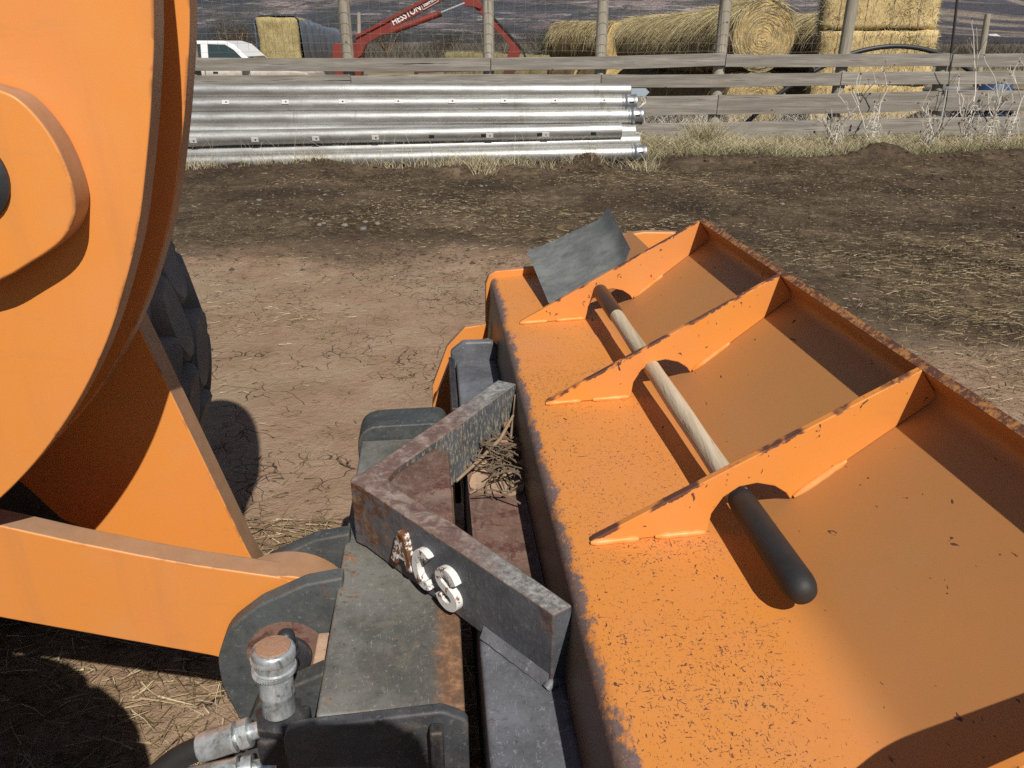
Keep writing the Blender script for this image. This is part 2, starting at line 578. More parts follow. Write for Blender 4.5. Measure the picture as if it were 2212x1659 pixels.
M['tyre'] = (lambda g: g.out(g.mix(g.step(g.noise(6, 5, .65), .42, .68), (.05, .041, .034), (.16, .12, .09)), .8, 0, g.bump(g.noise(40, 5, .7), .5, .006)))(G('tyre_rubber'))
M['lug'] = (lambda g: g.out(g.mix(g.step(g.noise(7, 5, .65), .48, .75), (.20, .178, .155), (.34, .275, .215)), .75, 0, g.bump(g.noise(35, 5, .7), .5, .006)))(G('tyre_lug_rubber'))

def wood_mat(name, a, b, crack, ax=0, rough=.85, fr=14):
    g = G(name)
    st = [fr, fr, fr]
    st[ax] = .8 if fr > 8 else .35
    gr = g.noise(3.0, 6, .65, g.co(tuple(st)), .35)
    off = g.n('ObjectInfo').outputs['Random']
    col = g.ramp(gr, [(.25, tuple(c * .55 for c in a)), (.45, a), (.68, b)])
    col = g.mix(g.mth('MULTIPLY', g.step(g.noise(1.3, 3), .35, .7), .4), col, tuple(c * .75 for c in a))
    col = g.mix(g.mth('MULTIPLY', off, .28), col, (.14, .115, .085))
    st2 = [fr * 2, fr * 2, fr * 2]
    st2[ax] = .6 if fr > 8 else .3
    ck = g.step(g.noise(2.0, 3, .6, g.co(tuple(st2)), .3), .62 if fr < 8 else .655, .70)
    col = g.mix(ck, col, crack)
    kn = g.step(g.vor(3.1, 'F1', g.co((1, 1, 1.6))), .075, .045)
    col = g.mix(g.mth('MULTIPLY', kn, .8), col, tuple(c * .8 for c in crack))
    return g.out(col, rough, 0, g.bump(g.mth('SUBTRACT', gr, ck), .8, .012 if fr < 8 else .006), .2)

M['board'] = wood_mat('weathered_board', (.27, .245, .21), (.46, .425, .37), (.05, .042, .036), 0, .85, 6)
M['post'] = wood_mat('weathered_post', (.36, .32, .25), (.50, .45, .36), (.06, .05, .04), 2)
M['handle'] = wood_mat('ash_handle', (.52, .41, .28), (.70, .58, .43), (.30, .20, .12), 1, .6)
M['wire'] = plain('galvanised_wire', (.22, .20, .17), .6, .3)

def straw_mat(name, stops, rough=.85):
    g = G(name)
    return g.out(g.ramp(g.island(), stops), rough, 0, None, .15)
M['straw'] = straw_mat('loose_straw', [(0, (.12, .085, .045)), (.5, (.24, .175, .095)), (.85, (.44, .34, .20)), (1, (.64, .54, .36))])
M['trash'] = straw_mat('dark_litter', [(0, (.045, .034, .022)), (.5, (.11, .085, .055)), (1, (.24, .185, .11))])
M['drygrass'] = straw_mat('dry_grass', [(0, (.22, .20, .11)), (.25, (.40, .345, .20)), (.7, (.58, .49, .31)), (1, (.70, .62, .44))])
M['greengrass'] = straw_mat('short_green_grass', [(0, (.13, .15, .065)), (.5, (.25, .25, .12)), (1, (.46, .42, .24))])
M['bleached'] = straw_mat('bleached_stalk', [(0, (.50, .44, .35)), (1, (.78, .73, .64))])
M['shag'] = straw_mat('bale_shag', [(0, (.26, .20, .095)), (.5, (.46, .37, .19)), (1, (.66, .56, .33))])

def hay_mat(name, a, b, dark, stretch, round_axis=None):
    g = G(name)
    n = g.mth('MULTIPLY_ADD', g.noise(38.0, 4, .75, g.co(stretch), .8), .6, g.mth('MULTIPLY', g.noise(6.0, 5, .7), .4))
    col = g.ramp(n, [(.34, dark), (.46, a), (.58, b)])
    sp = g.step(g.noise(26, 3, .7), .58, .68)
    col = g.mix(g.mth('MULTIPLY', sp, .5), col, dark)
    h = n
    if round_axis:
        x = g.xyz()
        rad = g.mth('SQRT', g.mth('ADD', g.mth('POWER', x[0], 2.0), g.mth('POWER', x[2], 2.0)))
        ang = g.mth('ARCTAN2', x[2], x[0])
        ph = g.mth('ADD', g.mth('MULTIPLY', rad, 118.0), g.mth('ADD', ang, g.mth('MULTIPLY', g.noise(4, 5, .65), 14.0)))
        ring = g.mth('SINE', ph)
        col = g.mix(g.mth('MULTIPLY', g.step(ring, .1, .9), .13), col, dark)
        h = g.mth('ADD', n, g.mth('MULTIPLY', ring, .15))
    return g.out(col, .9, 0, g.bump(h, .8, .03), .1)
M['hay_round'] = hay_mat('round_bale_end', (.46, .32, .125), (.68, .50, .24), (.26, .165, .06), (1, 1, 1), True)
M['hay_side'] = hay_mat('round_bale_side', (.115, .080, .040), (.19, .14, .072), (.045, .030, .016), (1, .5, 1))
M['hay_olive'] = hay_mat('weathered_bale', (.17, .145, .07), (.27, .235, .12), (.075, .062, .03), (1, 1, 1))
M['hay_gold'] = hay_mat('golden_bale', (.60, .44, .19), (.82, .64, .34), (.32, .21, .085), (2.2, 2.2, .7))
M['hay_dull'] = hay_mat('alfalfa_bale', (.36, .285, .125), (.52, .42, .21), (.19, .145, .06), (2.5, 2.5, .8))

# ------------------------------------------------------------------ ground
def ground_material():
    g = G('yard_dirt')
    x = g.xyz()
    X, Y = x[0], x[1]
    wob = g.mth('MULTIPLY_ADD', g.noise(.9, 4, .6), 3.4, -1.7)
    yy = g.mth('ADD', g.mth('ADD', Y, g.mth('MULTIPLY', g.mth('MAXIMUM', X, 0.0), .95)), wob)
    muck = g.step(yy, 5.5, 7.0)
    n1, n2 = g.noise(2.3, 6, .65), g.noise(26, 5, .7)
    clay = g.ramp(n1, [(.3, (.25, .158, .100)), (.5, (.33, .220, .146)), (.7, (.38, .272, .190))])
    clay = g.mix(g.mth('MULTIPLY', g.step(n2, .5, .72), .35), clay, (.17, .125, .085))
    grey = g.step(g.noise(.7, 3, .5), .5, .66)
    clay = g.mix(g.mth('MULTIPLY', grey, .6), clay, (.32, .25, .165))
    mk = g.ramp(g.mth('MULTIPLY_ADD', g.noise(9, 5, .7), .35, g.mth('MULTIPLY', g.noise(.9, 5, .68), .65)), [(.34, (.030, .021, .013)), (.46, (.060, .042, .027)), (.56, (.112, .080, .051)), (.68, (.23, .165, .108))])
    mk = g.mix(g.mth('MULTIPLY', g.step(n2, .52, .72), .5), mk, (.20, .155, .095))
    crumb = g.noise(48, 6, .82, None, .4)
    mk = g.mix(g.mth('MULTIPLY', g.step(crumb, .47, .36), .75), mk, (.018, .013, .010))
    mk = g.mix(g.mth('MULTIPLY', g.step(crumb, .56, .66), .55), mk, (.24, .18, .115))
    clay = g.mix(g.mth('MULTIPLY', g.step(crumb, .42, .32), .45), clay, (.10, .068, .048))
    col = g.mix(muck, clay, mk)
    # drying cracks in the clay
    wv = g.n('VectorMath', operation='ADD')
    g.put(wv.inputs[0], g.co((1, 1, 0)))
    nz = g.n('TexNoise')
    g.put(nz.inputs['Vector'], g.co())
    nz.inputs['Scale'].default_value = 6
    sc = g.n('VectorMath', operation='SCALE')
    g.put(sc.inputs[0], nz.outputs[1])
    sc.inputs['Scale'].default_value = .16
    g.put(wv.inputs[1], sc.outputs[0])
    d1 = g.vor(5.2, 'DISTANCE_TO_EDGE', wv.outputs[0])
    d2 = g.vor(12.5, 'DISTANCE_TO_EDGE', wv.outputs[0])
    gate = g.step(g.noise(.95, 3, .6), .47, .57)
    gate2 = g.step(g.noise(1.3, 3, .6), .50, .58)
    ck = g.mth('MAXIMUM', g.mth('MULTIPLY', g.step(d1, .013, .003), gate), g.mth('MULTIPLY', g.step(d2, .018, .004), gate2))
    ck = g.mth('MULTIPLY', g.mth('MULTIPLY', ck, g.step(g.noise(5.5, 3, .6), .42, .52)), g.mth('SUBTRACT', 1.0, muck))
    col = g.mix(g.mth('MULTIPLY', ck, .75), col, (.075, .05, .034))
    # verge and the fields beyond the fence
    verge = g.mth('MULTIPLY', g.step(Y, 11.7, 12.2), 1.0)
    dry = g.ramp(g.noise(.35, 6, .65), [(.3, (.13, .105, .06)), (.5, (.24, .19, .115)), (.7, (.34, .28, .18))])
    far = g.ramp(g.noise(.03, 5, .6, g.co((.35, 1, 1))), [(.35, (.14, .115, .085)), (.5, (.24, .19, .13)), (.62, (.10, .085, .07))])
    dry = g.mix(g.step(Y, 40, 120), dry, far)
    col = g.mix(verge, col, dry)
    h = g.mth('ADD', g.mth('MULTIPLY', n2, .5), g.mth('ADD', g.mth('MULTIPLY', g.noise(80, 3, .7), .25), g.mth('MULTIPLY', ck, -1.3)))
    return g.out(col, .95, 0, g.bump(h, 1.0, .028), .1)
M['ground'] = ground_material()

def graded(lo, hi, step, far_lo, far_hi, growth=1.16):
    mid = list(np.arange(lo, hi + 1e-6, step))
    a, s = [], step
    v = lo
    while v > far_lo:
        s *= growth
        v -= s
        a.append(v)
    b, s, v = [], step, hi
    while v < far_hi:
        s *= growth
        v += s
        b.append(v)
    return np.array(a[::-1] + mid + b)
gx = graded(-5.0, 8.5, .032, -3200, 3200)
gy = graded(-.2, 12.9, .032, -60, 2600)
GXX, GYY = np.meshgrid(gx, gy)
GZ = ground_h(GXX, GYY)
nx, ny = len(gx), len(gy)
ii, jj = np.meshgrid(np.arange(nx - 1), np.arange(ny - 1))
q0 = (jj * nx + ii).ravel()
tag(np_mesh('ground', np.stack([GXX, GYY, GZ], -1).reshape(-1, 3), np.stack([q0, q0 + 1, q0 + nx + 1, q0 + nx], -1), M['ground'], None, True), kind='structure')

def hills_material():
    g = G('scrub_hillside')
    x = g.xyz()
    st = g.noise(1.0, 8, .70, g.co((.0030, .0012, .016)), 1.0)
    band = g.noise(1.0, 7, .72, g.co((.0075, .003, .10)), 1.1)
    col = g.ramp(st, [(.40, (.045, .050, .062)), (.48, (.075, .076, .090)), (.53, (.16, .130, .135)), (.58, (.25, .195, .185)), (.66, (.36, .28, .255))])
    col = g.mix(g.mth('MULTIPLY', g.step(band, .53, .585), .8), col, (.46, .395, .365))
    scrub = g.step(g.noise(1.0, 8, .80, g.co((.022, .009, .16)), .8), .475, .53)
    col = g.mix(g.mth('MULTIPLY', scrub, .8), col, (.058, .064, .054))
    # farm fields on the flatter right-hand side
    fld = g.noise(.0050, 4, .55, g.co((.22, 1.5, .01)), .2)
    fcol = g.ramp(fld, [(.40, (.055, .050, .062)), (.52, (.085, .075, .082)), (.56, (.33, .26, .19)), (.60, (.12, .10, .095)), (.70, (.28, .23, .18))])
    right = g.step(g.mth('SUBTRACT', x[0], g.mth('MULTIPLY', x[1], .42)), -120, 120)
    col = g.mix(right, col, fcol)
    return g.out(col, 1.0, 0, g.bump(g.noise(.03, 6, .7), 1.0, 25), .0)
M['hills'] = hills_material()
hx = np.linspace(-3600, 4800, 330)
hy = np.concatenate([np.linspace(420, 2400, 150), np.linspace(2440, 5600, 60)])
HX, HY = np.meshgrid(hx, hy)
rise = sst(500, 2600, HY)
left = 1 - sst(-200, 500, HX - .42 * HY)
HZ = rise * (60 + 330 * left) + rise * (1 + 1.2 * left) * (60 * fbm(HX, HY, .0016, 5, 61, .55) + 28 * np.abs(fbm(HX, HY, .006, 4, 71, .6)))
HZ = HZ + sst(2300, 4300, HY) * 420 - 6 * (1 - sst(420, 560, HY))
step_ = 46.0
terr = (np.floor(HZ / step_) + sst(.15, .75, (HZ / step_) % 1)) * step_
HZ = HZ * .45 + terr * .55
nx2, ny2 = len(hx), len(hy)
ii, jj = np.meshgrid(np.arange(nx2 - 1), np.arange(ny2 - 1))
q0 = (jj * nx2 + ii).ravel()
tag(np_mesh('hills', np.stack([HX, HY, HZ], -1).reshape(-1, 3), np.stack([q0, q0 + 1, q0 + nx2 + 1, q0 + nx2], -1), M['hills'], None, True), kind='structure')

# ------------------------------------------------------------------ bucket
FR = dict(loc=(OX, OY, 0), rz=ANG)
bucket = thing('loader_bucket', 'orange steel loader bucket with welded ribs across its chipped back', 'bucket', **FR)
SLOPE = [(.53, 1.009), (.36, .8723), (.052, .857), (.015, .30), (.10, .07), (1.12, .055)]
BW = 1.29
def inset(prof):
    inn = []
    for i, p in enumerate(prof):
        d = (prof[min(i + 1, len(prof) - 1)] - prof[max(i - 1, 0)]).normalized()
        inn.append(p + Vector((-d.y, d.x)) * .014)
    return inn
def strip_plate(out, inn, w0, w1):
    mb = MB()
    m = len(out)
    mb.add([(p.x, w, p.y) for w in (w0, w1) for p in out] + [(p.x, w, p.y) for w in (w0, w1) for p in inn],
           [(i, i + 1, m + i + 1, m + i) for i in range(m - 1)] + [(2 * m + i, 3 * m + i, 3 * m + i + 1, 2 * m + i + 1) for i in range(m - 1)]
           + [(0, m, 3 * m, 2 * m), (m - 1, 3 * m - 1, 4 * m - 1, 2 * m - 1)]
           + [(i, 2 * m + i, 2 * m + i + 1, i + 1) for i in range(m - 1)] + [(m + i, m + i + 1, 3 * m + i + 1, 3 * m + i) for i in range(m - 1)])
    return mb
pr = fillet(SLOPE, [.10, .030, .05, .12], 7)
for w0, w1 in ((-BW, -.846), (.804, BW)):
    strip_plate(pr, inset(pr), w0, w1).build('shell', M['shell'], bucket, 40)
pr = fillet([(.600, 1.142), (.637, 1.095)] + SLOPE[1:], [.022, .10, .030, .05, .12], 7)
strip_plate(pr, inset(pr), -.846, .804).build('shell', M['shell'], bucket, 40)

RIBS = [.797, .255, -.272, -.853]
def rib_outline():
    return [(.100, .8605), (.292, .869), (.296, .905), (.312, .934), (.336, .952), (.3644, .957), (.394, .950), (.415, .936), (.4237, .9236),
            (.625, 1.0855), (.634, 1.098), (.5995, 1.1425), (.104, .868)]
for w in RIBS:
    r_ = MB().prism_w(rib_outline(), w, w + .014).build('rib', M['rib'], bucket, 35, .0022)
    for a, b in (((.100, .861), (.178, .8645)), ((.205, .8658), (.287, .8695)), ((.428, .928), (.505, .990))):
        mid = [Vector((a[0] + (b[0] - a[0]) * t, w - .002, a[1] + (b[1] - a[1]) * t + .002)) for t in np.linspace(0, 1, 9)]
        rad = [.003] + [.0060 + .0009 * random.uniform(-1, 1) for _ in mid[1:-1]] + [.003]
        MB().tube(mid, rad, 8).build('weld_bead', M['weld'], r_, 60)

side = [(.020, .30), (.032, .62), (.034, .835), (.046, .866), (.070, .881), (.212, .889), (.34, .905), (.496, .992), (.58, 1.004), (.69, 1.0),
        (.80, .86), (.98, .40), (1.12, .06), (.10, .05)]
for w0, w1 in ((BW, BW + .03), (-BW - .03, -BW)):
    MB().prism_w(side, w0, w1).build('side_plate', M['orange'], bucket, 35, .007, 3)
# lugs that hook over the coupler
for w in (1.0, -1.03):
    MB().prism_w([(.03, .735), (-.045, .725), (-.105, .66), (-.16, .52), (-.17, .32), (.02, .30)], w, w + .03).build('hook_plate', M['orange'], bucket, 35, .004)
    MB().prism_w([(.03, .735), (-.045, .725), (-.105, .66), (-.16, .52), (-.17, .32), (.02, .30)], w + .16, w + .19).build('hook_plate', M['orange'], bucket, 35, .004)

# ------------------------------------------------------------------ shovel lying under the ribs
shovel = thing('square_shovel', 'square-nosed shovel with black grip pushed under the bucket ribs', 'shovel', (0, 0, 0))
def on_line(t):
    a, b = Vector((.398, .80, .9185)), Vector((.311, 1.581, .937))
    return a + (b - a) * ((t - .80) / .781)
MB().tube([on_line(y) for y in np.linspace(1.04, 1.93, 20)], [.0185 + .0006 * math.sin(k) for k in range(20)], 20).build('handle', M['handle'], shovel, 60)
gp = [(.838, .004), (.840, .012), (.846, .0185), (.856, .0225), (.868, .0240), (.90, .0235), (.98, .0225), (1.055, .0218), (1.075, .0205), (1.08, .0190)]
MB().tube([on_line(y) for y, r in gp], [r for y, r in gp], 24).build('grip', M['rubber'], shovel, 60)
MB().tube([on_line(y) for y in (1.925, 1.93, 2.02, 2.10, 2.16)], [.0188, .0202, .0208, .0215, .019], 18).build('socket', plain('bronzed_socket', (.10, .055, .03), .45, .4), shovel, 60)
def shovel_blade():
    g = G('zinc_blade')
    n = g.noise(11, 6, .7)
    col = g.mix(g.step(n, .35, .7), (.17, .175, .165), (.32, .325, .30))
    x = g.xyz()
    col = g.mix(g.step(g.noise(30, 4, .7), .66, .74), col, (.22, .19, .14))
    return g.out(col, .5, .35, g.bump(g.noise(50, 4), .2, .002))
M['blade'] = shovel_blade()
bl = MB()
c0 = on_line(2.14)
# the four blade corners: heel edge by the rib, cutting edge standing clear of it
cn = {}
for k, (px, py, Y) in {'tl': (1140, 545, 2.62), 'tr': (1321, 462, 2.60), 'bl': (1188, 660, 2.20), 'br': (1370, 556, 2.24)}.items():
    X, Z = on_y(px, py, Y)
    cn[k] = Vector((X, Y, Z))
nu, nv = 12, 8
nrm = (cn['tr'] - cn['tl']).cross(cn['bl'] - cn['tl']).normalized()
grid = []
for lay in (0, 1):
    for j in range(nv + 1):
        for i in range(nu + 1):
            s, t = i / nu, j / nv
            p = (cn['bl'] * (1 - s) + cn['br'] * s) * (1 - t) + (cn['tl'] * (1 - s) + cn['tr'] * s) * t
            e = max(0, (abs(s - .5) - .37) / .13)
            lift = (.030 if s > .5 else .010) * e - .010 * (1 - (2 * s - 1) ** 2) * (1 - t)
            grid.append(p - nrm * (lift if nrm.y > 0 else -lift) + nrm * (.0022 * lay))
ng = (nu + 1) * (nv + 1)
fs = []
for lay in (0, 1):
    fs += [(lay * ng + j * (nu + 1) + i, lay * ng + j * (nu + 1) + i + 1, lay * ng + (j + 1) * (nu + 1) + i + 1, lay * ng + (j + 1) * (nu + 1) + i) for j in range(nv) for i in range(nu)]
rim_ = [i for i in range(nu + 1)] + [j * (nu + 1) + nu for j in range(1, nv + 1)] + [nv * (nu + 1) + i for i in range(nu - 1, -1, -1)] + [j * (nu + 1) for j in range(nv - 1, 0, -1)]
fs += [(rim_[k], rim_[(k + 1) % len(rim_)], ng + rim_[(k + 1) % len(rim_)], ng + rim_[k]) for k in range(len(rim_))]
bl.add(grid, fs).build('blade', M['blade'], shovel, 40)
bc = (cn['bl'] + cn['br']) / 2
MB().tube([on_line(2.13), on_line(2.17), bc + Vector((0, .03, -.022))], [.021, .020, .014], 12).build('neck', M['blade'], shovel, 60)

# ------------------------------------------------------------------ quick coupler
coupler = thing('quick_coupler', 'grey steel quick coupler with a V brace between loader and bucket', 'coupler', **FR)
def rounded_beam(u0, u1, w0, w1, z0, z1):
    return MB().box(u0, u1, w0, w1, z0, z1)
rounded_beam(-.330, -.112, -.430, .430, .36, .700).build('main_beam', M['beam'], coupler, 35, .006, 2)
# end caps of the main beam, a thick turned plate on each
for sgn in (-1, 1):
    a, b = sorted((sgn * .432, sgn * (.452 if sgn < 0 else .53)))
    MB().prism_w(fillet([(-.375, .33), (-.375, .700), (-.145, .712), (-.108, .69), (-.108, .33)] if sgn < 0 else [(-.345, .33), (-.340, .735), (-.13, .738), (-.108, .69), (-.108, .33)], [.03 if sgn < 0 else .06, .03, .02]), a, b).build('end_cap', M['ear' if sgn > 0 else 'cap'], coupler, 35, .005, 2)
MB().box(-.165, -.145, -.475, -.453, .36, .695).build('end_rib', M['dark'], coupler, 35, .005)
# adapter beam behind it, next to the bucket
MB().prism_w(fillet([(-.083, .38), (-.083, .70), (.045, .705), (.048, .38)], [.01, .012]), -.93, .93).build('adapter_beam', M['beam2'], coupler, 35, .006, 3)
MB().prism_z([(-.079, .40), (-.079, -.22), (.041, -.22), (.041, .40)], .7065, .7095).build('scale_patch', M['rusty'], coupler, 35)
for w in (.915, -.945):
    MB().prism_w(fillet([(-.10, .40), (-.098, .735), (-.06, .765), (.03, .765), (.048, .74), (.048, .40)], [.02, .02, .02, .02]), w, w + .03).build('end_plate', M['beam2'], coupler, 35, .008, 3)
MB().box(-.105, -.087, .56, .93, .42, .715).build('flange_plate', M['dark'], coupler, 35, .004)

# V brace: outer face, thick top, gusset inside
ZB0, ZB1 = .705, .842
vo = [(.020, -.412), (-.285, -.026), (-.306, -.008), (-.306, .008), (-.285, .026), (.009, .445)]
vi = [(.051, .418), (-.112, .185), (-.222, .035), (-.236, .0), (-.222, -.035), (-.112, -.170), (.051, -.395)]
MB().prism_z(vo + vi, ZB0, ZB1).build('v_brace', M['brace'], coupler, 35, .0035, 2)
brace = coupler.children[-1]
MB().prism_z([(-.222, -.033), (-.236, 0), (-.222, .033), (-.150, .130), (-.119, .112), (-.116, -.155)], .707, .833).build('gusset', M['rusty'], brace, 35, .006, 2)
wa, wb = Vector((-.075, -.292)), Vector((.016, -.4075))
nrm2 = Vector((-.786, -.618))
fl = MB()
for k in range(15):
    p = wa + (wb - wa) * (k / 14)
    j = .45 + .03 * math.sin(k * 2.1)
    fl.v += [(p.x, p.y, .705), (p.x + nrm2.x * .020 * j, p.y + nrm2.y * .020 * j, .7052), (p.x + nrm2.x * .009 * j, p.y + nrm2.y * .009 * j, .715), (p.x, p.y, .726)]
fl.f = [(4 * k + a, 4 * k + (a + 1) % 4, 4 * k + 4 + (a + 1) % 4, 4 * k + 4 + a) for k in range(14) for a in range(4)] + [(0, 1, 2, 3), (59, 58, 57, 56)]
fl.build('weld_bead', M['weldgrey'], brace, 60)
wv = [Vector((.012 + .035 * t, -.415 + .02 * t, .705 + .006 * math.sin(t * 5))) for t in np.linspace(0, 1, 8)]
MB().tube(wv, .008, 8).build('weld_bead', M['weldgrey'], brace, 60)

# raised letters on the near arm
def letter_material(name, rust):
    g = G(name)
    n = g.noise(55, 6, .72)
    r = g.step(n, 1 - rust, 1.04 - rust)
    col = g.mix(r, (.74, .73, .70), g.ramp(g.noise(120, 4), [(.3, (.07, .028, .015)), (.6, (.22, .095, .045))]))
    return g.out(col, .55, 0, g.bump(n, .4, .0015))
M['letter_side'] = steel('letter_edge', (.30, .31, .31), amt=.42, dust=.2, sc=30)
ex = Vector((.618, -.786, 0)).normalized()
ez = Vector((0, 0, 1))
en = ex.cross(ez)
def solid_text(ch, size, depth, fat, mats, bevel=.0):
    cu = bpy.data.curves.new('glyph', 'FONT')
    cu.body, cu.size, cu.extrude, cu.offset, cu.bevel_depth = ch, size, depth / 2, fat, bevel
    cu.align_x = 'CENTER'
    cu.resolution_u = 4
    to = bpy.data.objects.new('glyph', cu)
    COL.objects.link(to)
    bpy.context.view_layer.update()
    me = bpy.data.meshes.new_from_object(to.evaluated_get(bpy.context.evaluated_depsgraph_get()))
    bpy.data.objects.remove(to)
    bpy.data.curves.remove(cu)
    me.materials.clear()
    for m_ in mats:
        me.materials.append(m_)
    if len(mats) > 1:
        for p in me.polygons:
            p.material_index = 0 if p.normal.z > .8 else 1
    return me
def put_text(name, ch, size, depth, fat, mats, parent, org, ax, ay, sx=1.0, bevel=0.0):
    me = solid_text(ch, size, depth, fat, mats, bevel)
    o = bpy.data.objects.new(name, me)
    COL.objects.link(o)
    o.parent = parent
    az = Vector(ax).cross(Vector(ay)).normalized()
    m = Matrix((Vector(ax) * sx, Vector(ay), az)).transposed().to_4x4()
    m.translation = Vector(org) + az * (depth / 2)
    o.matrix_local = m
    return o
P0 = Vector((-.285, -.026, 0))
def strokes(ch):
    """centre lines of a block capital in a 1 x 1 box"""
    if ch == 'A':
        return [[(.02, 0), (.30, .55), (.52, 1.0), (.58, 1.0), (.78, .5), (.98, 0)], [(.24, .30), (.80, .30)]]
    if ch == 'C':
        return [[(.50 + .46 * math.cos(a), .50 + .47 * math.sin(a)) for a in np.linspace(.95, 2 * math.pi - .95, 18)]]
    return [[(p.x, p.y) for p in smooth_poly([(.92, .76), (.74, .93), (.48, .98), (.20, .90), (.10, .73), (.22, .58), (.50, .50), (.80, .42), (.92, .26), (.80, .08), (.50, .0), (.22, .06), (.06, .22)], 3, False)]]
LW, LH, LD = .062, .068, .013
for ch, s_, z_, ru in (('A', .108, .738, .55), ('C', .172, .731, .47), ('S', .234, .725, .42)):
    mb = MB()
    for li, line in enumerate(strokes(ch)):
        P = [Vector((q[0] * LW * .80, q[1] * LH)) for q in line]
        w_ = .0084 if li == 0 else .006
        L_, R_ = [], []
        for i, p in enumerate(P):
            d = (P[min(i + 1, len(P) - 1)] - P[max(i - 1, 0)]).normalized()
            nn_ = Vector((-d.y, d.x)) * w_
            L_.append(p + nn_)
            R_.append(p - nn_)
        m_ = len(P)
        T = lambda p, h: P0 + ex * (s_ + p.x) + ez * (z_ + p.y) + en * h
        dd = LD - .0015 * li
        vs = [T(p, h) for h in (-.001, dd) for p in L_ + R_]
        fs = []
        for i in range(m_ - 1):
            a, b, c, d = i, i + 1, m_ + i + 1, m_ + i
            fs += [(a, b, c, d), (2 * m_ + d, 2 * m_ + c, 2 * m_ + b, 2 * m_ + a), (a, 2 * m_ + a, 2 * m_ + b, b), (d, c, 2 * m_ + c, 2 * m_ + d)]
        fs += [(0, m_, 3 * m_, 2 * m_), (m_ - 1, 3 * m_ - 1, 4 * m_ - 1, 2 * m_ - 1)]
        mb.add(vs, fs)
    mb.build('raised_letter', letter_material('worn_letter_' + ch.lower(), ru), brace, 40, .0012)

# clevis ears, pin and boss
def ear_poly(pts):
    return [tuple(p) for p in smooth_poly([on_w(x, y, 0) if False else p_ for p_ in pts for x, y in [(0, 0)]], 4)]
ear = [(-.318, .722), (-.385, .712), (-.469, .674), (-.533, .624), (-.560, .555), (-.561, .490), (-.540, .400), (-.500, .310), (-.335, .28)]
ear_s = fillet(ear, [.05, .08, .1, .1, .1, .1, .1], 4)
for w0, w1 in ((-.140, -.105), (-.003, .032)):
    e_ = MB().prism_w(ear_s, w0, w1).build('clevis_ear', M['ear'], coupler, 35, .005, 3)
    MB().lathe([(.073, 0), (.073, .004), (.060, .005)], (-.432, w0 + .001, .560), (0, -1, 0), 32).build('rust_ring', M['rusty'], e_, 40)
MB().lathe([(.046, 0), (.046, .008), (.041, .012)], (-.432, -.1445, .560), (0, -1, 0), 32).build('pivot_pin', M['dark'], coupler, 40)
MB().box(-.372, -.331, -.26, -.141, .46, .605).build('pin_lock_plate', M['sandy'], coupler, 35, .004)
# outboard ears for the two boom arms, far side seen beyond the brace
for w in (-.335,):
    MB().prism_w(fillet([(-.33, .33), (-.46, .35), (-.50, .50), (-.44, .64), (-.33, .69)], [.06, .06, .06]), w, w + .035).build('boom_ear', M['ear'], coupler, 35, .005)

# hydraulic quick connections on the near corner
hyd = thing('hydraulic_coupling', 'zinc hydraulic quick coupling upright in a black bracket', 'fitting', **FR)
fu, fw = -.388, -.400
MB().lathe([(.024, 0), (.0245, .03), (.0255, .032), (.0255, .036), (.0245, .038), (.0245, .068), (.030, .070), (.031, .073), (.031, .079), (.0285, .081), (.0285, .092),
            (.031, .094), (.0315, .104), (.030, .109), (.027, .111)], (fu, fw, .686), (.02, .10, 1), 40).build('sleeve', M['zinc'], hyd, 40)
kn = MB()
for k in range(48):
    a = 2 * math.pi * k / 48
    for h in (.0755, .099):
        kn.box(fu + .0302 * math.cos(a) - .0011, fu + .0302 * math.cos(a) + .0011, fw + .1 * h + .0302 * math.sin(a) - .0011, fw + .1 * h + .0302 * math.sin(a) + .0011, .686 + h - .0035, .686 + h + .0035)
tag(kn.build('knurl', M['zinc'], hyd, 0), kind='stuff')
MB().lathe([(.0255, 0), (.0245, .002), (.010, .0035)], (fu + .0022, fw + .0112, .797), (.02, .10, 1), 28).build('dust_plug', plain('clay_plug', (.42, .24, .15), .95, 0, .35, 120, .8, .003), hyd, 40)
MB().lathe([(.036, 0), (.039, .004), (.039, .016), (.031, .022), (.026, .024)], (fu, fw, .662), (0, 0, 1), 6).build('hex_base', M['dark'], hyd, 40)
MB().box(fu - .031, fu + .040, fw - .036, fw + .034, .50, .662).build('manifold_block', M['dark'], hyd, 35, .008, 3)

hyd2 = thing('hydraulic_nipple', 'second zinc coupling with domed tip behind the upright one', 'fitting', **FR)
MB().lathe([(.015, -.02), (.015, .040), (.020, .042), (.020, .046), (.015, .048), (.015, .053), (.018, .055), (.018, .060), (.0145, .062), (.0145, .075), (.012, .082), (.006, .086), (.0, .087)],
           (-.392, -.300, .66), (.03, .04, 1), 32, False).build('nipple_body', M['pinsteel'], hyd2, 40)
MB().box(-.413, -.331, -.322, -.278, .60, .642).build('nipple_bracket', M['dark'], hyd2, 35, .004)

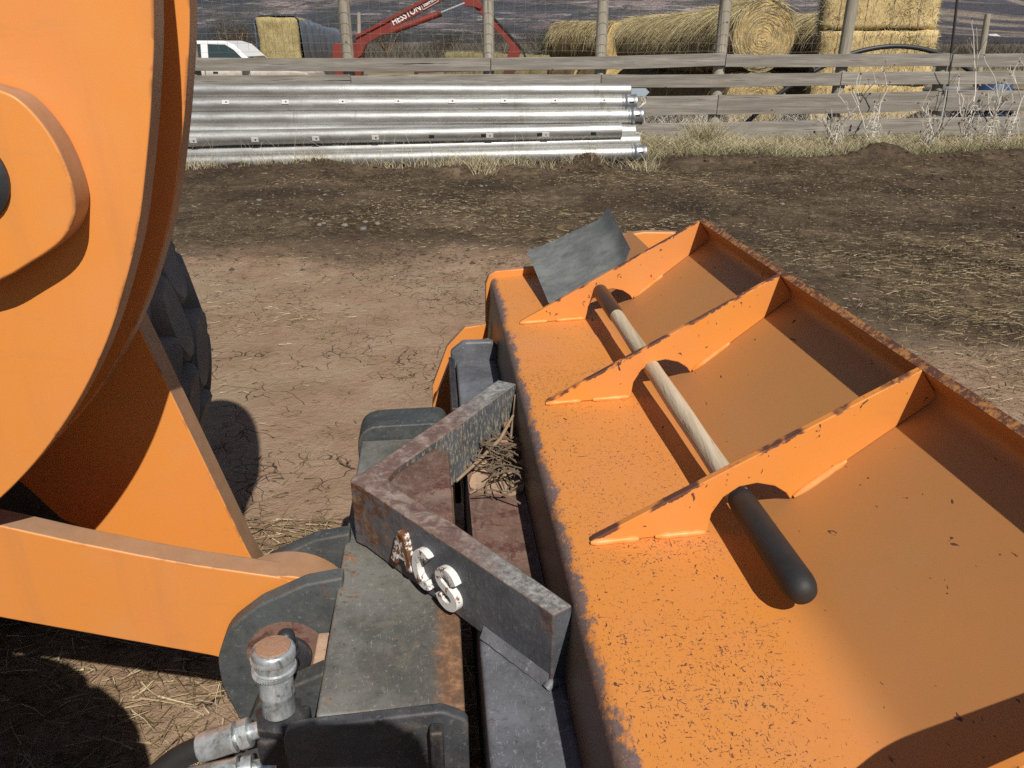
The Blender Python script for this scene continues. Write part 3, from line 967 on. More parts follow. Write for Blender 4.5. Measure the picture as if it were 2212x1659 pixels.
def hose(name, label, p0, d0, length, pts, r):
    t = thing(name, label, 'hose', **FR)
    p0, d0 = Vector(p0), Vector(d0).normalized()
    MB().lathe([(.012, -.03), (.0125, .004), (.0215, .005), (.0215, .020), (.0135, .021), (.0135, .025), (.0225, .026), (.0225, .03), (.0215, .032), (.0215, length), (.020, length + .003)], p0, d0, 12).build('ferrule', M['zinc'], t, 30)
    e = p0 + d0 * length
    MB().tube([e - d0 * .01] + [Vector(q) for q in smooth_poly([tuple(e)] + pts, 6, False)], r, 14).build('hose_tube', M['rubber'], t, 60)
    return t
hose('hydraulic_hose', 'black hydraulic hose bending down from the upper zinc ferrule', (-.425, -.415, .664), (-1, -.09, -.22), .078, [(-.545, -.425, .625), (-.60, -.435, .575), (-.65, -.45, .50), (-.70, -.47, .38), (-.74, -.48, .2), (-.85, -.45, .05)], .0175)
hose('hydraulic_hose', 'lower hydraulic hose with ribbed zinc fitting at the picture bottom', (-.425, -.43, .606), (-1, -.12, -.06), .12, [(-.60, -.46, .57), (-.66, -.48, .50), (-.74, -.5, .3), (-.80, -.5, .12), (-.95, -.45, .03)], .0175)

# twigs, leaves and silt caught in the brace
tw = MB()
for k in range(190):
    a = random.uniform(0, math.pi * 2)
    c = Vector((random.gauss(.0, .03), random.gauss(.27, .085), .712 + random.uniform(0, .05)))
    c.x = min(max(c.x, -.06), .05)
    L = random.uniform(.012, .05)
    d = Vector((math.cos(a), math.sin(a), random.uniform(-.2, .35)))
    b = Vector((random.uniform(-1, 1), random.uniform(-1, 1), random.uniform(0, 1))) * L * .3
    tw.tube([c - d * L, c - d * L * .3 + b, c + d * L * .4 + b * .8, c + d * L], random.uniform(.0009, .0023), 5)
tag(tw.build('twig_litter', plain('twig_bark', (.16, .115, .075), .9, 0, .5, 90), None, 60), 'matted dry twigs caught behind the V brace', 'twigs', kind='stuff')
bpy.data.objects['twig_litter'].location = (OX, OY, 0)
bpy.data.objects['twig_litter'].rotation_euler = (0, 0, ANG)
M['twig'] = plain('stick_bark', (.27, .19, .12), .9, 0, .4, 60)
for nm, pts, r, lb in (('stick', [(-.105, .17, .725), (-.05, .23, .742), (.0, .28, .765), (.035, .33, .80)], .0042, 'longest stick leaning up across the coupler brace'),
                   ('stick', [(-.078, .135, .714), (-.03, .165, .722), (.03, .20, .73), (.05, .215, .732)], .0030, 'straight lower stick lying flat on the brown adapter beam'),
                   ('stick', [(.048, .40, .82), (.04, .36, .78), (.028, .31, .745)], .0045, 'pale peeled stick standing against the brace end')):
    tag(MB().tube([Vector((OX + p[0] * UX - p[1] * UY, OY + p[0] * UY + p[1] * UX, p[2])) for p in pts], [r * .8, r, r * 1.1, r * .7][:len(pts)], 7).build(nm, M['twig'], None, 60), lb, 'stick')
M['leaf'] = plain('dead_leaf', (.36, .17, .095), .8, 0, .35, 40)
lv = MB()
for k in range(16):
    c = Vector((random.uniform(-.05, .05), random.gauss(.30, .05), .715 + random.uniform(0, .05)))
    a = random.uniform(0, 6.3)
    L, w = random.uniform(.012, .024), random.uniform(.007, .012)
    d, s = Vector((math.cos(a), math.sin(a), random.uniform(-.5, .5))), Vector((-math.sin(a), math.cos(a), random.uniform(-.4, .4)))
    up = Vector((0, 0, .006))
    lv.add([c - d * L, c - d * L * .3 + s * w + up, c + d * L * .4 + s * w * .8 + up, c + d * L, c + d * L * .4 - s * w * .8 + up, c - d * L * .3 - s * w + up, c],
           [(0, 6, 1), (1, 6, 2), (2, 6, 3), (3, 6, 4), (4, 6, 5), (5, 6, 0)])
lo = lv.build('leaf_litter', M['leaf'], None, 60)
lo.location, lo.rotation_euler = (OX, OY, 0), (0, 0, ANG)
tag(lo, 'curled brown leaves lodged among the twigs', 'leaves', kind='stuff')
sb = [(-.075, .16), (-.02, .135), (.012, .125), (.043, .16), (.043, .36), (-.03, .30), (-.06, .24)]
so_ = MB()
so_.prism_z([tuple(p) for p in smooth_poly(sb, 4)], .7097, .7145)
so2 = so_.build('silt', M['sandy'], None, 60)
so2.location, so2.rotation_euler = (OX, OY, 0), (0, 0, ANG)
tag(so2, 'thin tan silt settled on the adapter beam under twigs', 'silt', kind='stuff')

# ------------------------------------------------------------------ loader linkage and front tyre
loader = thing('wheel_loader', 'orange wheel loader front end with bell crank, link and lugged tyre', 'loader', (OX, OY, 0), ANG)
crank = [(-.50, 2.38), (-.462, 2.22), (-.452, 2.0), (-.461, 1.8), (-.474, 1.65), (-.496, 1.54), (-.520, 1.447), (-.549, 1.352), (-.583, 1.271), (-.623, 1.19), (-.677, 1.104),
         (-.743, 1.021), (-.806, .957), (-.87, .905), (-.96, .85), (-1.05, .825), (-1.12, .87), (-1.13, .97), (-1.09, 1.12), (-1.02, 1.3), (-.95, 1.55), (-.89, 1.85), (-.80, 2.18), (-.70, 2.42), (-.63, 2.48), (-.56, 2.47)]
crank_s = [tuple(p) for p in smooth_poly(crank, 4)]
bcn = MB().prism_w(crank_s, -.150, -.106).build('bell_crank_plate', M['orange'], loader, 35, .003)
MB().prism_w(crank_s, .015, .058).build('bell_crank_plate', M['orange'], loader, 35, .003)
boss = [(-.668, 1.545), (-.638, 1.527), (-.613, 1.483), (-.602, 1.428), (-.607, 1.388), (-.632, 1.352), (-.68, 1.322), (-.74, 1.294), (-.82, 1.29), (-.86, 1.36), (-.85, 1.45), (-.80, 1.52), (-.73, 1.555)]
bo = MB().prism_w([tuple(p) for p in smooth_poly(boss, 5)], -.200, -.151).build('pin_boss', M['orange'], bcn, 35, .004, 3)
MB().lathe([(.060, 0), (.060, .006), (.052, .010), (.050, .004)], (-.738, -.200, 1.437), (0, -1, 0), 40).build('pin_head', M['pinsteel'], bcn, 40)
# tilt link running into the clevis
top = [(-1.25, .965), (-.888, .840), (-.78, .800), (-.674, .764), (-.583, .736), (-.50, .714), (-.43, .696), (-.375, .660), (-.352, .60), (-.36, .53), (-.41, .475), (-.48, .462), (-.577, .522), (-.936, .645), (-1.25, .75)]
MB().prism_w(fillet(top, [.1] * 13, 4), -.095, -.048).build('tilt_link', M['orange'], loader, 35, .004, 3)
MB().lathe([(.125, 0), (.125, .08)], (-.44, -.094, .575), (0, 1, 0), 40).build('link_eye', M['orange'], loader, 40, .004)
# boom plate
boom = [(-.52, .49), (-.555, .605), (-.688, 1.135), (-.73, 1.22), (-.95, 1.46), (-2.1, 1.95), (-2.1, 1.45), (-1.25, 1.02), (-.968, .795), (-.91, .703), (-.655, .555), (-.60, .42), (-.53, .41)]
for w in (.13,):
    MB().prism_w(fillet(boom, [0, .02, .1, .2, 0, 0, .1, .05, .05, .05, .04], 5), w, w + .058).build('boom_plate', M['orange'], loader, 35, .003)
MB().prism_w([(-1.30, .42), (-1.22, .80), (-1.55, 1.35), (-2.8, 1.45), (-2.8, .42)], -.45, .46).build('front_frame', M['dark'], loader, 35, .02)
MB().prism_w([(-2.75, 1.45), (-2.45, 2.2), (-2.6, 3.0), (-4.0, 3.0), (-4.1, 1.2), (-2.8, 1.2)], -.75, .75).build('cab', M['orange'], loader, 35, .03)
# tyre: carcass, then each lug
tr, tw2 = .700, .26
WHEELS = []
prf = [(.34, -.20), (.40, -.235), (.52, -tw2), (.62, -tw2 - .005), (.675, -.225), (.698, -.15), (.704, 0), (.698, .15), (.675, .225), (.62, tw2 + .005), (.52, tw2), (.40, .235), (.34, .20)]
for TC in (Vector((-1.60, .93, .745)), Vector((-1.34, -.92, .745))):
    wo = MB().lathe(prf, TC, (0, 1, 0), 64, False).build('tyre', M['tyre'], loader, 50)
    WHEELS.append((TC, wo))
    MB().lathe([(.05, -.12), (.20, -.12), (.22, -.07), (.33, -.10), (.345, -.20), (.355, -.20), (.355, .20), (.30, .10), (.05, .10)], TC, (0, 1, 0), 48).build('rim', plain('rim_paint', (.35, .30, .22), .6), loader, 40)
lug = MB()
shape = [(-.055, -.115), (.02, -.098), (.062, -.02), (.058, .085), (.01, .125), (-.045, .075), (-.062, -.03)]
def lug_mesh():
    mb = MB()
    outr = smooth_poly(shape, 3)
    n = len(outr)
    vs = []
    for f, h in ((1.06, -.03), (1.0, .036), (.88, .050)):
        vs += [(p.x * f, p.y * f, h) for p in outr]
    mb.add(vs, [(k * n + i, k * n + (i + 1) % n, (k + 1) * n + (i + 1) % n, (k + 1) * n + i) for k in range(2) for i in range(n)] + [tuple(range(2 * n, 3 * n))])
    return mb.mesh('tread_block')
lm = lug_mesh()
lm.materials.append(M['lug'])
lm.shade_smooth()
lm.set_sharp_from_angle(angle=R(40))
NL = 17
for (TC, wo) in WHEELS:
  for row, (wr, tilt, rr, ph, sc_) in enumerate(((-.190, .30, .680, 0, 1.16), (-.064, -.25, .704, .5, 1.10), (.064, .25, .704, 0, 1.10), (.190, -.30, .680, .5, 1.16))):
      for k in range(NL):
          a = 2 * math.pi * (k + ph) / NL
          if not (-1.25 < ((a + math.pi) % (2 * math.pi)) - math.pi < 1.35):
              continue
          o = bpy.data.objects.new('tread_block', lm)
          COL.objects.link(o)
          o.parent = wo
          er = Vector((math.cos(a), 0, math.sin(a)))
          lean = .38 * (wr / .185) if abs(wr) > .1 else 0
          nrm_ = (er + Vector((0, lean, 0))).normalized()
          tan = Vector((-math.sin(a), 0, math.cos(a)))
          ww = nrm_.cross(tan)
          x_ = (ww * math.cos(tilt) + tan * math.sin(tilt))
          y_ = nrm_.cross(x_)
          mm = Matrix((x_ * sc_, y_ * sc_ * .92, nrm_)).transposed().to_4x4()
          mm.translation = TC + er * rr + Vector((0, wr, 0))
          o.matrix_local = mm
# ------------------------------------------------------------------ fence
FY = 12.85
fence = thing('board_fence', 'weathered four-board fence on tall round posts with woven wire above', 'fence', (0, FY, 0))
def wx(px):
    return on_y(px, 130, FY)[0]
def wz(py):
    return on_y(1106, py, FY)[1]
POSTS = [(-7.4, 2.9), (wx(413), 2.9), (wx(749), 2.9), (wx(1055), 2.9), (wx(1299), 2.9), (wx(1558), 2.9), (wx(1825), 2.9), (wx(2045), 1.43), (8.9, 1.5)]
for k, (x, h) in enumerate(POSTS):
    r0 = .088 + .008 * random.uniform(-1, 1)
    lean = [0, .0, 0, 0, 0, .02, .05, 0, 0][k]
    MB().tube([(x + lean * t * .6, .115, -.35 + (h + .35) * t) for t in np.linspace(0, 1, 9)], [r0 * (1.04 - .1 * t) * (1 + .02 * random.uniform(-1, 1)) for t in np.linspace(0, 1, 9)], 16).build('post', M['post'], fence, 50)
def board(x0, x1, z0, z1, hgt, dy=0.0):
    n = 14
    mb = MB()
    vs = []
    ph = random.uniform(0, 6)
    for i in range(n + 1):
        t = i / n
        x = x0 + (x1 - x0) * t
        zc = z0 + (z1 - z0) * t + .008 * math.sin(t * 5 + ph)
        hh = hgt / 2 * (1 + .02 * math.sin(t * 9 + ph))
        yy = dy + .006 * math.sin(t * 4 + ph)
        vs += [(x, yy - .019, zc - hh), (x, yy + .019, zc - hh), (x, yy + .019, zc + hh), (x, yy - .019, zc + hh)]
    fs = [(4 * i + a, 4 * i + (a + 1) % 4, 4 * i + 4 + (a + 1) % 4, 4 * i + 4 + a) for i in range(n) for a in range(4)] + [(0, 1, 2, 3)[::-1], (4 * n, 4 * n + 1, 4 * n + 2, 4 * n + 3)]
    mb.add(vs, fs)
    o = mb.build('board', M['board'], fence, 35, .004)
    # own origin so that the grain differs from board to board
    c = Vector(((x0 + x1) / 2, 0, (z0 + z1) / 2))
    o.data.transform(Matrix.Translation(-c))
    o.location = c
    return o
gap = .005
ROWS = [  # (px of joint, centre y there) ... board height
    ([(60, 141), (1060, 138.8), (1567, 129.5), (2055, 130), (2500, 131)], .185),
    ([(60, 177), (755, 176), (1300, 175.5), (1823, 172), (2500, 163)], .185),
    ([(60, 232), (1020, 230), (1559, 227), (2041, 218), (2500, 213)], .288),
    ([(60, 285), (1300, 288), (1815, 278), (2500, 268)], .27)]
for pts, h in ROWS:
    for (xa, ya), (xb, yb) in zip(pts[:-1], pts[1:]):
        board(wx(xa) + gap, wx(xb) - gap, wz(ya) + random.uniform(-.006, .006), wz(yb) + random.uniform(-.006, .006), h * random.uniform(.96, 1.04), random.uniform(-.003, .003))
# woven wire stapled to the posts above the boards
wm = MB()
xs = [p[0] for p in POSTS[:7]]
for z in (1.45, 1.56, 1.69, 1.84, 2.0, 2.17, 2.35, 2.55, 2.75):
    pts = []
    for a, b in zip(xs[:-1], xs[1:]):
        for t in np.linspace(0, 1, 9)[:-1]:
            pts.append((a + (b - a) * t, .028 - .003, z + .012 * math.sin((a + t) * 3 + z * 9)))
    wm.tube(pts, .0021, 4, False)
x = xs[0]
while x < xs[-1]:
    wm.tube([(x + .01 * math.sin(9 * x + 3 * z), .024, z) for z in np.linspace(1.44, 2.78, 6)], .0019, 4, False)
    x += .155
wm.build('woven_wire', M['wire'], fence, 60)

# ------------------------------------------------------------------ irrigation pipes
def pipe_material():
    g = G('aluminium_pipe')
    n = g.noise(3, 6, .65, g.co((.5, 3, 3)))
    col = g.mix(g.step(n, .35, .7), (.42, .41, .385), (.56, .56, .54))
    st = g.step(g.noise(9, 5, .7, g.co((.35, 1, 1))), .57, .72)
    col = g.mix(g.mth('MULTIPLY', st, .5), col, (.34, .31, .24))
    ring = g.step(g.noise(2.6, 4, .7, g.co((2.2, .25, .25)), .3), .60, .70)
    col = g.mix(g.mth('MULTIPLY', ring, .45), col, (.26, .23, .18))
    blot = g.step(g.noise(16, 6, .75), .55, .68)
    col = g.mix(g.mth('MULTIPLY', blot, .35), col, (.30, .28, .24))
    return g.out(col, g.mth('MULTIPLY_ADD', n, .25, g.mth('MULTIPLY_ADD', blot, .15, .38)), .85, g.bump(g.mth('ADD', g.noise(30, 4, .7), g.mth('MULTIPLY', g.noise(2.5, 3), 4.0)), .2, .006))
M['pipe'] = pipe_material()
M['collar'] = plain('cast_collar', (.36, .37, .38), .45, .8, .3, 40)
M['gatew'] = plain('white_gate_plastic', (.62, .61, .58), .5, 0, .06)
M['black'] = plain('black_plastic', (.015, .015, .016), .6)
M['blueplate'] = plain('pale_blue_steel', (.40, .47, .52), .5, .2, .1)
PR = .100
def pipe(label, yl, yr, Y, xend, collar, gates=(), gy=0.0, cap=None):
    (xl, zl), (xr, zr) = on_y(400, yl, Y), on_y(1350, yr, Y)
    xe = on_y(xend, yr, Y)[0]
    t = thing('irrigation_pipe', label, 'pipe', (xe, Y, 0), 0, 'aluminium irrigation pipes stacked along the fence')
    sl = (zr - zl) / (xr - xl)
    zat = lambda x: zr + (x - xr) * sl
    x0 = -7.2
    def L(x, dz=0, dy=0):
        return (x - xe, dy, zat(x) + dz)
    xc = xe - (.14 if collar else 0)
    o = MB()
    n = 32
    xs_ = [x0, x0 + 2, x0 + 4, x0 + 6, xc - .35, xc - .02, xc]
    o.tube([L(x) for x in xs_], [PR] * 5 + [PR, PR * (1 if collar else 1.02)], n, False)
    o.tube([L(xc), L(xc - .3)], [PR * .97, PR * .97], n, False)
    o.build('tube', M['pipe'], t, 60)
    if collar:
        MB().lathe([(PR * 1.0, -.06), (PR * 1.03, -.05), (PR * 1.03, -.03), (PR * 1.0, -.02), (PR * 1.12, 0), (PR * 1.16, .02), (PR * 1.10, .04), (PR * 1.10, .10), (PR * 1.16, .115), (PR * 1.14, .14), (PR * .98, .14), (PR * .95, 0)],
                   L(xc), (1, 0, sl), 32, False).build('collar', M['collar'], t, 40)
        MB().box(xe - .105 - xe, -.045, -PR * 1.17, -PR * 1.08, zat(xe) + .01, zat(xe) + .025).build('latch', M['black'], t, 30)
    for px, kind in gates:
        x = on_y(px, 220, Y)[0]
        a = gy
        cy, cz = -math.cos(a) * PR, math.sin(a) * PR
        rot = Matrix.Rotation(-a, 4, 'X')
        def plate(w, h, d, off, m, nm, par):
            mb = MB().box(-w / 2, w / 2, -d, .004, -h / 2, h / 2)
            q = mb.build(nm, m, par, 30, .002)
            q.data.transform(Matrix.Translation((x - xe + off, cy, cz + zat(x))) @ rot)
            return q
        if kind in 'wb':
            gt = plate(.095, .058, .008, 0 if kind == 'w' else .045, M['gatew'], 'gate', t)
            plate(.022, .018, .011, .010 if kind == 'w' else .05, M['black'] if kind == 'w' else M['wire'], 'gate_knob', gt)
        if kind in 'kb':
            plate(.070, .040, .005, -.035 if kind == 'b' else 0, M['black'], 'outlet', t)
    return t
pipe('bottom irrigation pipe half buried in grass with a dark latched collar', 351, 331, 11.0, 1394, True)
pipe('second irrigation pipe from the bottom with bare open end', 333, 306, 11.12, 1380, False, [(720, 'w'), (846, 'w'), (968, 'w'), (1090, 'w')], .95)
pipe('slanting irrigation pipe with black outlets and square white gates', 299, 282, 11.06, 1342, False,
     [(410, 'w'), (545, 'w'), (678, 'w'), (808, 'w'), (931, 'k'), (1050, 'b'), (1172, 'b'), (1283, 'k')], -.22)
pipe('dull short-ended pipe tucked behind the slanting one', 284, 285, 11.27, 1371, False)
pipe('third irrigation pipe from the top ending in a wide collar', 258, 251, 11.33, 1387, True)
pipe('irrigation pipe second from the top with a row of white gates', 227, 222.5, 11.40, 1374, True,
     [(492, 'w'), (620, 'w'), (742, 'w'), (861, 'w'), (977, 'w'), (1089, 'w'), (1197, 'w'), (1302, 'w')], .42)
pipe('topmost irrigation pipe, plain and without a collar', 196.5, 196.5, 11.47, 1361, False)
# pale plate behind the top pipe's end
(xa, za), (xb, zb) = on_y(1364, 191, 11.75), on_y(1402, 208, 11.75)
pl = MB().prism([(xa, zb), (xb - .05, zb), (xb, zb + .05), (xb, za - .05), (xb - .05, za), (xa, za)], lambda p: (p[0], 11.75, p[1]), lambda p: (p[0], 11.77, p[1])).build('steel_plate', M['blueplate'], None, 30, .004)
tag(pl, 'pale blue eight-sided plate sticking out behind the top pipe', 'plate')

# ------------------------------------------------------------------ pickup truck beyond the fence
TY, TG = 22.0, float(ground_h(-7, 22.5))
truck = thing('pickup_truck', 'white pickup truck with mud-brown lower sides behind the fence', 'truck', (-5.28, TY, TG))
def truck_paint():
    g = G('muddy_white_paint')
    z = g.xyz()[2]
    n = g.noise(2.5, 5, .65)
    col = g.mix(g.step(g.mth('ADD', z, g.mth('MULTIPLY', n, .35)), 1.42, 1.20), (.78, .78, .77), (.42, .34, .26))
    return g.out(col, .30, 0, None, .5)
M['truck'] = truck_paint()
M['glass'] = (lambda g: g.out((.03, .05, .05), .06, 0, None, .8))(G('tinted_glass'))
M['trim'] = plain('dark_trim', (.025, .025, .026), .6)
M['chrome'] = plain('lamp_glass', (.55, .52, .48), .2, .6)
def arch(cx, r, z0, n=9):
    return [(cx + r * math.cos(a), z0 + r * math.sin(a)) for a in np.linspace(math.pi, 0, n)]
low = [(0, .40), (.02, .62), (-.03, .98), (-.10, 1.12), (-.55, 1.17), (-1.30, 1.24), (-1.45, 1.28), (-3.60, 1.30), (-3.65, 1.27), (-5.55, 1.27), (-5.55, .55)] + arch(-4.45, .44, .45) + arch(-1.0, .44, .45) + [(-.50, .42)]
MB().prism(low, lambda p: (p[0], 0, p[1]), lambda p: (p[0], 1.95, p[1])).build('body', M['truck'], truck, 35, .05, 3)
gh = [(-1.42, 1.26), (-1.98, 1.80), (-2.25, 1.88), (-3.3, 1.885), (-3.48, 1.80), (-3.60, 1.27)]
MB().prism(gh, lambda p: (p[0], .06 + .13 * (p[1] - 1.26) / .6, p[1]), lambda p: (p[0], 1.89 - .13 * (p[1] - 1.26) / .6, p[1])).build('cab', M['truck'], truck, 35, .04, 3)
def side_glass(pts, nm='side_window'):
    for s in (0, 1):
        f = (lambda p, e: (p[0], .06 + .13 * (p[1] - 1.26) / .6 - e, p[1])) if s == 0 else (lambda p, e: (p[0], 1.89 - .13 * (p[1] - 1.26) / .6 + e, p[1]))
        MB().prism(pts, lambda p: f(p, .004), lambda p: f(p, -.02)).build(nm, M['glass'], truck, 30)
side_glass([(-1.62, 1.31), (-1.98, 1.66), (-2.20, 1.79), (-2.66, 1.80), (-2.66, 1.31)])
side_glass([(-2.84, 1.31), (-2.84, 1.80), (-3.30, 1.80), (-3.42, 1.70), (-3.46, 1.31)])
MB().prism([(-1.455, 1.29), (-1.97, 1.785)], lambda p: (p[0] + .012, .2, p[1]), lambda p: (p[0] + .012, 1.75, p[1]))
ws = MB().add([(-1.44, .16, 1.29), (-1.44, 1.79, 1.29), (-1.985, 1.66, 1.79), (-1.985, .28, 1.79), (-1.46, .16, 1.285), (-1.46, 1.79, 1.285), (-2.005, 1.66, 1.785), (-2.005, .28, 1.785)], [(0, 1, 2, 3), (7, 6, 5, 4), (0, 4, 5, 1), (1, 5, 6, 2), (2, 6, 7, 3), (3, 7, 4, 0)])
ws.build('windscreen', M['glass'], truck, 30)
MB().box(-1.73, -1.55, -.20, -.02, 1.24, 1.42).build('wing_mirror', M['trim'], truck, 30, .03)
MB().box(-2.55, -2.42, -.025, .0, 1.10, 1.14).build('door_handle', M['trim'], truck, 30, .008)
MB().box(-1.60, -1.585, -.006, .01, .55, 1.24).build('door_seam', M['trim'], truck, 30)
MB().box(-2.76, -2.745, -.006, .01, .55, 1.24).build('door_seam', M['trim'], truck, 30)
MB().prism([(-.02, .86), (-.28, .92), (-.24, 1.07), (-.05, 1.05)], lambda p: (p[0] + .004, -.008, p[1]), lambda p: (p[0] + .02, .30, p[1])).build('headlight', M['chrome'], truck, 30, .02)
MB().box(-.02, .06, .05, 1.9, .42, .62).build('bumper', M['chrome'], truck, 30, .03)
MB().box(0.0, .035, .35, 1.6, .66, 1.0).build('grille', M['trim'], truck, 30, .02)
for cx in (-1.0, -4.45):
    for y in (.14, 1.72):
        w_ = MB().lathe([(.20, -.11), (.34, -.12), (.385, -.07), (.39, 0), (.385, .07), (.34, .12), (.20, .11)], (cx, y, .39), (0, 1, 0), 28).build('wheel', M['rubber'], truck, 40)
        MB().lathe([(.03, -.13), (.17, -.115), (.21, -.10), (.21, .10)], (cx, y, .39), (0, 1, 0), 20).build('hub', M['chrome'], w_, 40)

# ------------------------------------------------------------------ hay: builders
def fuzz_box(o, lx, ly, lz, n, m, L=(.04, .14), faces=('f', 't', 's')):
    """loose stalks sticking out of a square bale (front, top and sides)"""
    w = np.array([lx * lz, lx * ly, ly * lz, ly * lz])
    pick = rng.choice(4, n, p=w / w.sum())
    u, v = rng.uniform(-.5, .5, n), rng.uniform(-.5, .5, n)
    base = np.zeros((n, 3))
    nd = np.zeros((n, 3))
    for k, (b, d) in enumerate((((u * lx, np.full(n, -ly / 2), v * lz), (0, -1, 0)), ((u * lx, v * ly, np.full(n, lz / 2)), (0, 0, 1)),
                                ((np.full(n, lx / 2), u * ly, v * lz), (1, 0, 0)), ((np.full(n, -lx / 2), u * ly, v * lz), (-1, 0, 0)))):
        s = pick == k
        for c in range(3):
            base[s, c] = b[c][s]
            nd[s, c] = d[c]
    dirs = rng.normal(size=(n, 3)) * .9 + nd * .45
    dirs /= np.linalg.norm(dirs, axis=1)[:, None]
    base = base - nd * .01
    f = ribbons('loose_stalks', base, dirs, np.tile((0, 0, -.25), (n, 1)), rng.uniform(*L, n), rng.uniform(.0025, .005, n), 2, m, o)
    tag(f, kind='stuff')

def square_bale(label, loc, lx, ly, lz, m, fm, group=None, nf=2500, rz=0.0):
    t = thing('hay_bale', label, 'hay bale', loc, rz, group)
    bm = bmesh.new()
    bmesh.ops.create_cube(bm, size=1)
    bmesh.ops.subdivide_edges(bm, edges=bm.edges, cuts=9, use_grid_fill=True)
    for v in bm.verts:
        p = Vector((abs(v.co.x), abs(v.co.y), abs(v.co.z))) * 2
        rc = .93
        e = sum(max(0, q - .86) ** 2 for q in p)
        f = 1 - .25 * max(0, e - .02)
        v.co = Vector((v.co.x * lx, v.co.y * ly, v.co.z * lz)) * f
        n = float(fbm(np.array([v.co.x * 3 + loc[0]]), np.array([v.co.z * 3 + v.co.y * 2 + loc[2]]), 1.0, 3, 5)[0])
        v.co += v.normal * .05 * n
    me = bpy.data.meshes.new('bale_body')
    bm.to_mesh(me)
    bm.free()
    me.shade_smooth()
    me.materials.append(m)
    o = bpy.data.objects.new('bale_body', me)
    COL.objects.link(o)
    o.parent = t
    o.location = (0, 0, lz / 2)
    fuzz_box(o, lx, ly, lz, nf, fm)
    tw_ = MB()
    for yv in (-.3, -.1, .1, .3):
        tw_.tube([(lx * yv * 1.15, -ly / 2 - .012, 0.03), (lx * yv * 1.15, -ly / 2 - .012, lz - .03)], .004, 5)
    tw_.build('twine', M['wire'], t, 60)
    return t

g0 = lambda x, y: float(ground_h(x, y))
# golden square bales, three high
zb = g0(7.3, 17)
square_bale('bottom golden square bale seen between the fence boards', (7.20, 17.1, zb), 2.12, 1.2, .98, M['hay_gold'], M['drygrass'], None, 2600, -.29)
square_bale('middle golden square bale right of the tall post', (7.25, 17.08, zb + .99), 2.10, 1.2, .95, M['hay_gold'], M['drygrass'], None, 7000, -.29)
square_bale('top golden square bale cut by the picture edge', (7.22, 17.12, zb + 1.97), 2.06, 1.2, .95, M['hay_gold'], M['drygrass'], None, 6000, -.29)

# round bales
def round_bale_mesh(r, ln, seed):
    n, m = 48, 9
    V, F, mi = [], [], []
    for j in range(m + 1):
        y = -ln / 2 + ln * j / m
        edge = 1 - .05 * (abs(2 * j / m - 1) ** 6)
        for i in range(n):
            a = 2 * math.pi * i / n
            rr = r * edge * (1 + .035 * math.sin(3 * a + seed) + .02 * math.sin(7 * a + 2 * seed + j) + random.uniform(-.008, .008))
            V.append((rr * math.cos(a), y, rr * math.sin(a) * (.985)))
    for j in range(m):
        for i in range(n):
            F.append((j * n + i, j * n + (i + 1) % n, (j + 1) * n + (i + 1) % n, (j + 1) * n + i))
            mi.append(0)
    for j, sg in ((0, -1), (m, 1)):
        prev = [j * n + i for i in range(n)]
        for q in range(1, 7):
            f = 1 - q / 7
            o = len(V)
            for i in range(n):
                bx, _, bz = V[j * n + i]
                V.append((bx * f, sg * (ln / 2 + .03 * (1 - f) + .012 * math.sin(q * 2.4 + i * .13)), bz * f))
            cur = [o + i for i in range(n)]
            for i in range(n):
                F.append((prev[i], prev[(i + 1) % n], cur[(i + 1) % n], cur[i]))
                mi.append(1)
            prev = cur
        F.append(tuple(prev))
        mi.append(1)
    me = bpy.data.meshes.new('bale_body')
    me.from_pydata(V, [], F)
    bm = bmesh.new()
    bm.from_mesh(me)
    bmesh.ops.recalc_face_normals(bm, faces=bm.faces)
    bm.to_mesh(me)
    bm.free()
    me.materials.append(M['hay_side'])
    me.materials.append(M['hay_round'])
    me.polygons.foreach_set('material_index', mi)
    me.shade_smooth()
    return me
RB = [round_bale_mesh(.64, 1.26, s) for s in (.3, 1.7, 2.9)]

def shag_ribbons(o, r, ln, n, droop=1.0, top=True):
    a = rng.normal(math.pi / 2 + .28, .5, n) if top else rng.uniform(0, 2 * math.pi, n)
    y = rng.uniform(-ln / 2, ln / 2, n)
    base = np.stack([r * .99 * np.cos(a), y, r * .98 * np.sin(a)], -1)
    tang = np.stack([-np.sin(a), rng.normal(0, .35, n), np.cos(a)], -1) * np.where(np.cos(a) < 0, 1, -1)[:, None]
    out = np.stack([np.cos(a), np.zeros(n), np.sin(a)], -1)
    d0 = tang * .8 + out * rng.uniform(.05, .45, n)[:, None] + rng.normal(0, .15, (n, 3))
    f = ribbons('hanging_hay', base, d0, np.tile((0, 0, -.45 * droop), (n, 1)) + rng.normal(0, .1, (n, 3)), rng.uniform(.12, .42, n), rng.uniform(.003, .0065, n), 3, M['shag'], o)
    tag(f, kind='stuff')

